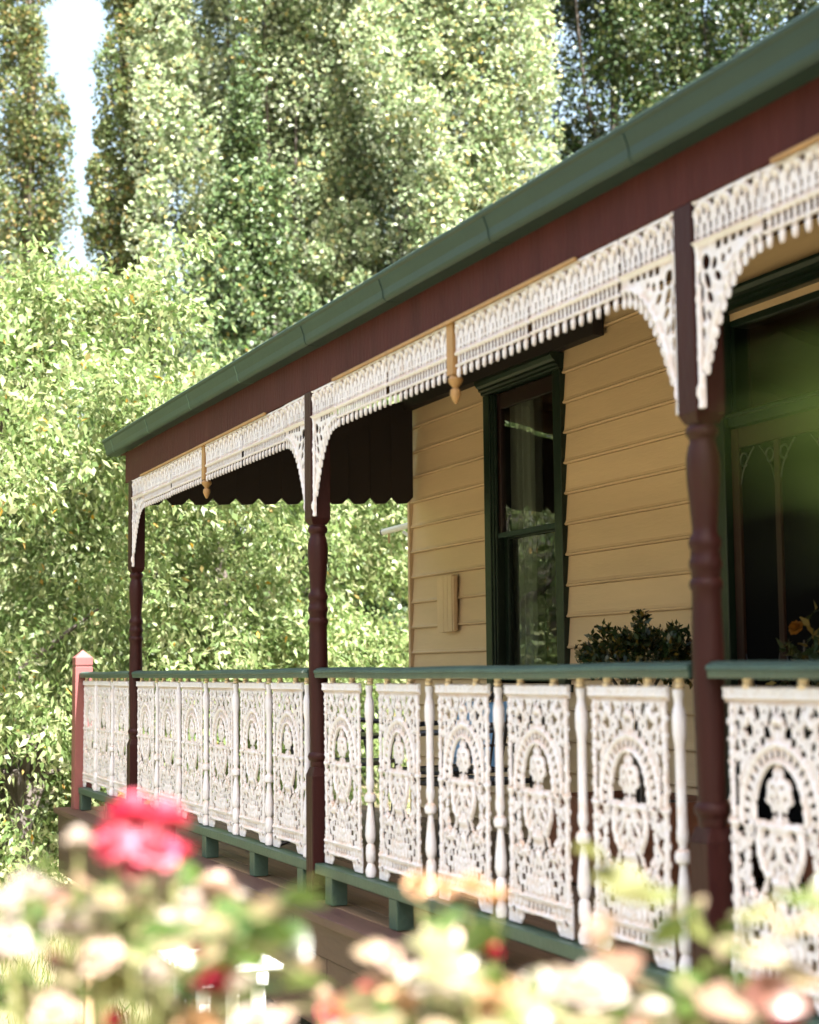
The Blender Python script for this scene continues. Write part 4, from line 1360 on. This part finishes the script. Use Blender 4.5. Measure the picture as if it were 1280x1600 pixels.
def bloom_mesh(name, m, R, seed):
    r = np.random.default_rng(seed)
    V, F, rn = [], [], []
    for lay, (n, op, ht, sz) in enumerate(((4, 0.25, 0.75, 0.45), (5, 0.55, 0.68, 0.62), (6, 0.9, 0.52, 0.78), (7, 1.2, 0.32, 0.85), (7, 1.45, 0.15, 0.85))):
        for i in range(n):
            a = 2 * math.pi * i / n + lay * 0.5 + r.normal(0, 0.12)
            k = len(V)
            nu, nv_ = 4, 4
            for p in range(nu + 1):
                for q in range(nv_ + 1):
                    s = p / nu                  # along petal
                    w_ = (q / nv_ * 2 - 1) * sz * 0.62 * math.sin(math.pi * min(1, 0.25 + 0.72 * s)) ** 0.7
                    rad = 0.08 + s * sz * math.sin(op) * 0.95
                    z = ht * s * (1.0 if lay < 3 else 0.9) + 0.12 * s * s * math.cos(op) - 0.10 * (lay > 2) * s ** 3
                    curl = 0.22 * (q / nv_ * 2 - 1) ** 2
                    rad2 = rad - curl * 0.35 * (1 if lay < 3 else -0.2)
                    V.append(((rad2 * math.cos(a) - w_ * math.sin(a)) * R, (rad2 * math.sin(a) + w_ * math.cos(a)) * R, z * R + r.normal(0, 0.012) * R))
            for p in range(nu):
                for q in range(nv_):
                    b_ = k + p * (nv_ + 1) + q
                    F.append((b_, b_ + nv_ + 1, b_ + nv_ + 2, b_ + 1))
                    rn.append(i / n)
    return np_mesh(name, np.array(V), np.array(F), m, np.array(rn) * 0.9, True)


BL = {k_: bloom_mesh('rose_bloom', m_, 1.0, s_) for k_, m_, s_ in (('pink', P_pink, 1), ('red', P_red, 2), ('white', P_white, 3), ('blush', P_blush, 4), ('peach', P_peach, 5), ('orange', P_orange, 6))}


# ------------------------------------------------------------------ potted shrub on the verandah
pl = T('potted_shrub', 'dark leafy shrub in a brown timber tub by the weatherboard wall', 'potted plant', (-6.50, 1.42, 0.551))
tub = MB()
for a, b, c, d in ((-6.87, -6.13, 1.16, 1.185), (-6.87, -6.13, 1.655, 1.68), (-6.87, -6.845, 1.186, 1.654), (-6.155, -6.13, 1.186, 1.654)):
    tub.box(a, b, c, d, 0.56, 0.935)
tub.box(-6.845, -6.155, 1.186, 1.654, 0.57, 0.88)
tub.build('tub', M_brown, pl, bevel=0.003)
piece('soil', -6.844, -6.156, 1.187, 1.653, 0.881, 0.905, M_soil, pl)
for i in range(5):
    a = i * 1.3
    MB().tube([(-6.5 + 0.03 * math.cos(a), 1.42 + 0.03 * math.sin(a), 0.9), (-6.5 + 0.04 * math.cos(a), 1.42 + 0.04 * math.sin(a), 1.35), (-6.5 + 0.25 * math.cos(a), 1.42 + 0.2 * math.sin(a), 1.62)], [0.012, 0.010, 0.005], 6).build('stem', M_bark, pl, smooth=True)
r = np.random.default_rng(50)
nsp = 120
dirs = sph(r, nsp)
C_ = np.array([-6.44, 1.42, 1.53]) + dirs * np.array([0.27, 0.24, 0.105]) * (0.3 + 0.7 * r.random((nsp, 1)) ** 0.5)
C_ = np.concatenate([C_, np.array([[-6.44, 1.42, 1.66], [-6.40, 1.40, 1.68], [-6.47, 1.42, 1.66], [-6.22, 1.42, 1.60], [-6.18, 1.42, 1.58], [-6.76, 1.4, 1.57]])])
D_ = unit(C_ - np.array([-6.44, 1.42, 1.40]) + r.normal(0, 0.05, C_.shape))
V, F, rn = sprays(C_, D_, 30, 0.085, 0.018, 0.036, 0.019, 0.2, 51, 0.0)
crown_obj('foliage', pl, V, F, L_topi, rn)
# plant with an orange bloom by the door
p2 = T('flowering_pot_plant', 'small pot plant with an orange bloom by the dark door', 'potted plant', (-5.08, 1.45, 0.551))
MB().lathe((-5.08, 1.45), [(0.12, 0.553), (0.15, 0.80), (0.165, 0.84), (0.165, 0.87), (0.145, 0.87), (0.14, 0.85)], 20).build('pot', M_brown, p2, smooth=True)
MB().tube([(-5.08, 1.45, 0.84), (-5.29, 1.45, 1.2), (-5.26, 1.44, 1.6)], [0.012, 0.009, 0.004], 6).build('stem', M_bark, p2, smooth=True)
nsp = 46
dirs = sph(r, nsp)
C_ = np.array([-5.08, 1.45, 1.42]) + dirs * np.array([0.17, 0.17, 0.2]) * (0.3 + 0.7 * r.random((nsp, 1)))
V, F, rn = sprays(C_, unit(dirs + np.array([0, 0, 0.3])), 11, 0.11, 0.02, 0.06, 0.026, 0.3, 52, 0.1)
crown_obj('foliage', p2, V, F, L_topi, rn)
bo = link('bloom', BL['orange'], p2, (-5.12, 1.31, 1.64))
bo.scale = (0.035, 0.035, 0.035)
bo.rotation_euler = (0.9, -0.3, 0.4)


# ------------------------------------------------------------------ roses close to the camera
def leaflet(name, m):
    n = 6
    V, F = [], []
    for i in range(n + 1):
        s = i / n
        w_ = 0.36 * math.sin(math.pi * s ** 0.85) ** 0.8
        z = 0.12 * math.sin(math.pi * s) - 0.12 * s * s
        V += [(s, -w_, z + 0.10 * w_), (s, 0, z - 0.0), (s, w_, z + 0.10 * w_)]
    for i in range(n):
        for q in range(2):
            a = i * 3 + q
            F.append((a, a + 3, a + 4, a + 1))
    return np_mesh(name, np.array(V), np.array(F), m, np.zeros(len(F)), True)


ME_leaf = leaflet('rose_leaf', L_rose)


def rose_bush(x, y, label, canes, clusters, blooms, seed, ls=1.0):
    """canes: points that cane tips reach; clusters: points where compound leaves (five leaflets) sit; blooms: (kind, point, radius)"""
    r = np.random.default_rng(seed)
    t = T('rose_bush', label, 'rose bush', (x, y, 0), 'rose bushes before the camera')
    for p in list(canes) + [b_[1] for b_ in blooms]:
        p = Vector(p)
        b0 = Vector((x + r.normal(0, 0.05), y + r.normal(0, 0.05), 0))
        mid = b0.lerp(p, 0.6) + Vector((r.normal(0, 0.03), r.normal(0, 0.03), 0.0))
        pts = [b0, b0.lerp(mid, 0.5), mid, mid.lerp(p, 0.6) + Vector((0, 0, 0.01)), p - Vector((0, 0, 0.004))]
        MB().tube(pts, [0.008, 0.006, 0.0045, 0.003, 0.002], 6).build('cane', M_cane, t, smooth=True)
    for kind, p, R in blooms:
        o = link('rose_bloom', BL[kind], t, p)
        o.scale = (R, R, R)
        o.rotation_euler = (r.normal(0, 0.45), r.normal(0, 0.45), r.uniform(0, 6))
    for c in clusters:
        c = Vector(c)
        az = r.uniform(0, 6.28)
        ax = Vector((math.cos(az), math.sin(az), r.uniform(-0.2, 0.5))).normalized()
        sd_ = ax.cross(Vector((0, 0, 1))).normalized()
        s0 = r.uniform(0.034, 0.058) * ls
        tilt = r.normal(0.1, 0.35)
        for k_, (al, sg_, zs) in enumerate(((0.075, 0, 1.1), (0.045, 1, 1.0), (0.045, -1, 1.0), (0.012, 1, 0.85), (0.012, -1, 0.85))):
            d_ = (ax * (1.0 if sg_ == 0 else 0.55) + sd_ * sg_ + Vector((0, 0, r.normal(-0.1, 0.25)))).normalized()
            o = link('rose_leaf', ME_leaf, t, c + ax * al * s0 / 0.04)
            o.scale = (s0 * zs, s0 * zs * r.uniform(0.85, 1.15), s0 * zs)
            q = d_.to_track_quat('X', 'Z').to_euler()
            q.rotate_axis('X', tilt + r.normal(0, 0.3))
            o.rotation_euler = q
    return t


def cp(u, v, d):
    """place in the garden that a sight line reaches d metres away (used only to read positions off the photograph)"""
    q = Vector(((u - 640) / 2589.75, -(v - 800) / 2589.75, -1.0)) * d
    return Vector((0, -2.3, 1.5)) + M @ q


PROF = [(-60, 1410), (60, 1440), (130, 1390), (290, 1400), (330, 1430), (395, 1470), (430, 1640), (590, 1660), (640, 1540), (700, 1510), (800, 1500), (850, 1590), (900, 1560), (960, 1530), (1000, 1600), (1060, 1540), (1210, 1490), (1235, 1650), (1340, 1700)]


def fill(u0, u1, n, seed, d0=1.4, d1=1.9, vmax=1690, bias=0.8):
    r = np.random.default_rng(seed)
    out = []
    for i in range(n):
        u = r.uniform(u0, u1)
        vt = np.interp(u, [a for a, b in PROF], [b for a, b in PROF]) + 22
        v = vt + (vmax - vt) * r.random() ** (1 / bias)
        out.append(cp(u, v, r.uniform(d0, d1)))
    return out


def bl(u, v, d, kind, R):
    return (kind, cp(u, v, d), R)


rb = rose_bush
c1 = fill(-70, 340, 34, 1)
rb(-1.66, -1.98, 'rose bush at the left with a pink bloom cluster and white blooms', c1[::5], c1,
   [bl(205, 1283, 1.62, 'pink', 0.033), bl(258, 1290, 1.66, 'pink', 0.031), bl(180, 1318, 1.6, 'pink', 0.025), bl(235, 1335, 1.58, 'pink', 0.031), bl(280, 1345, 1.64, 'pink', 0.026), bl(215, 1355, 1.6, 'pink', 0.02),
    bl(122, 1318, 1.58, 'white', 0.018), bl(42, 1390, 1.55, 'white', 0.019), bl(75, 1398, 1.6, 'white', 0.015), bl(4, 1420, 1.6, 'white', 0.021), bl(105, 1452, 1.55, 'white', 0.025), bl(335, 1395, 1.7, 'blush', 0.026), bl(210, 1425, 1.6, 'blush', 0.024), bl(15, 1470, 1.5, 'white', 0.019), bl(365, 1410, 1.72, 'white', 0.02), bl(300, 1420, 1.7, 'white', 0.024), bl(150, 1440, 1.6, 'white', 0.022), bl(265, 1385, 1.68, 'blush', 0.022), bl(160, 1500, 1.5, 'blush', 0.024)], 61)
c2 = fill(110, 395, 24, 2, 1.35, 1.8, 1690, 0.6)
rb(-1.60, -1.80, 'rose bush low in the middle left with red blooms and pale leaves', c2[::5], c2,
   [bl(330, 1548, 1.6, 'pink', 0.027), bl(352, 1512, 1.62, 'pink', 0.020), bl(530, 1592, 1.7, 'pink', 0.029), bl(180, 1605, 1.55, 'red', 0.02), bl(378, 1548, 1.5, 'white', 0.019), bl(250, 1462, 1.6, 'white', 0.029), bl(285, 1450, 1.66, 'white', 0.022), bl(430, 1610, 1.55, 'blush', 0.028), bl(505, 1560, 1.62, 'blush', 0.012), bl(310, 1610, 1.5, 'peach', 0.026), bl(245, 1530, 1.5, 'white', 0.02), bl(90, 1590, 1.5, 'blush', 0.026), bl(400, 1610, 1.45, 'white', 0.026)], 62)
c3 = fill(640, 900, 34, 3, 1.3, 1.75, 1690, 0.75)
rb(-1.56, -1.60, 'rose bush low in the middle with peach blooms and bronze young leaves', c3[::5], c3,
   [bl(655, 1385, 1.72, 'peach', 0.018), bl(690, 1392, 1.72, 'peach', 0.017), bl(735, 1392, 1.7, 'peach', 0.021), bl(778, 1408, 1.72, 'peach', 0.019), bl(690, 1465, 1.65, 'blush', 0.024), bl(765, 1492, 1.7, 'red', 0.016), bl(705, 1500, 1.68, 'red', 0.013), bl(605, 1500, 1.6, 'blush', 0.018), bl(860, 1565, 1.5, 'white', 0.038), bl(705, 1570, 1.55, 'white', 0.032), bl(620, 1585, 1.5, 'peach', 0.03), bl(790, 1580, 1.45, 'peach', 0.034), bl(575, 1555, 1.6, 'red', 0.014), bl(655, 1540, 1.6, 'white', 0.026)], 63)
c4 = fill(870, 1050, 11, 4, 1.4, 1.7, 1690, 0.6) + [cp(1105, 1475, 1.55), cp(1165, 1450, 1.58), cp(1200, 1470, 1.6), cp(1130, 1510, 1.5), cp(1060, 1560, 1.5)] + fill(1050, 1130, 3, 6, 1.4, 1.6, 1690, 0.9)
rb(-1.50, -1.42, 'rose bush at the lower right with pale yellow leaf sprays before the near post', c4[::4], c4,
   [bl(945, 1458, 1.6, 'blush', 0.024), bl(1235, 1606, 1.6, 'pink', 0.028), bl(925, 1560, 1.5, 'white', 0.036), bl(1015, 1600, 1.5, 'white', 0.028)], 64, 1.25)

# leaves right in front of the lens, on a stem that stands outside the right edge
sg = T('green_leafy_stem', 'fresh green out of focus leaves at the right edge, closest to the camera', 'shrub', (-0.17, -2.03, 0))
s0 = Vector((-0.17, -2.03, 0))
s1 = Vector((-0.19, -2.07, 1.50))
MB().tube([s0, s0.lerp(s1, 0.5) + Vector((0.02, 0.02, 0)), s1, s1 + Vector((0.01, 0.0, 0.14))], [0.006, 0.005, 0.003, 0.002], 6).build('stem', M_cane, sg, smooth=True)
ME_fl = leaflet('leaf', L_fresh)
for (u, v, d), sc_, az, tl in (((1415, 760, 0.27), 0.034, 3.6, -0.5), ((1425, 650, 0.29), 0.030, 3.9, -0.8), ((1445, 860, 0.28), 0.028, 3.4, 0.1)):
    p = cp(u, v, d)
    o = link('leaf', ME_fl, sg, p)
    o.scale = (sc_, sc_, sc_)
    dirv = (cp(1290, v - 20, d) - p).normalized()
    o.rotation_euler = dirv.to_track_quat('X', 'Z').to_euler()

# ------------------------------------------------------------------ garden bits between the roses and the deck
gt = T('slatted_bench', 'low white slatted bench on the lawn beside the deck skirt', 'bench', (-5.0, -0.88, 0))
for i in range(7):
    xx = -5.30 + i * 0.058
    piece('slat', xx, xx + 0.046, -1.03, -0.735, 0.602, 0.62, M_white, gt, 0.003)
for by in (-0.97, -0.80):
    piece('bearer', -5.29, -4.91, by - 0.018, by + 0.018, 0.562, 0.6015, M_white, gt)
    for bx in (-5.24, -4.96):
        piece('leg', bx - 0.018, bx + 0.018, by - 0.0175, by + 0.0175, 0.0, 0.5615, M_white, gt)
stk_ = cp(140, 1560, 4.2)
piece_o = MB().box(stk_.x - 0.012, stk_.x + 0.012, stk_.y - 0.012, stk_.y + 0.012, 0, 0.74).build('garden_stake', M_stake, None, bevel=0.002, loc=(stk_.x, stk_.y, 0))
tag(piece_o, 'thin pine stake standing among the roses at the lower left', 'stake')
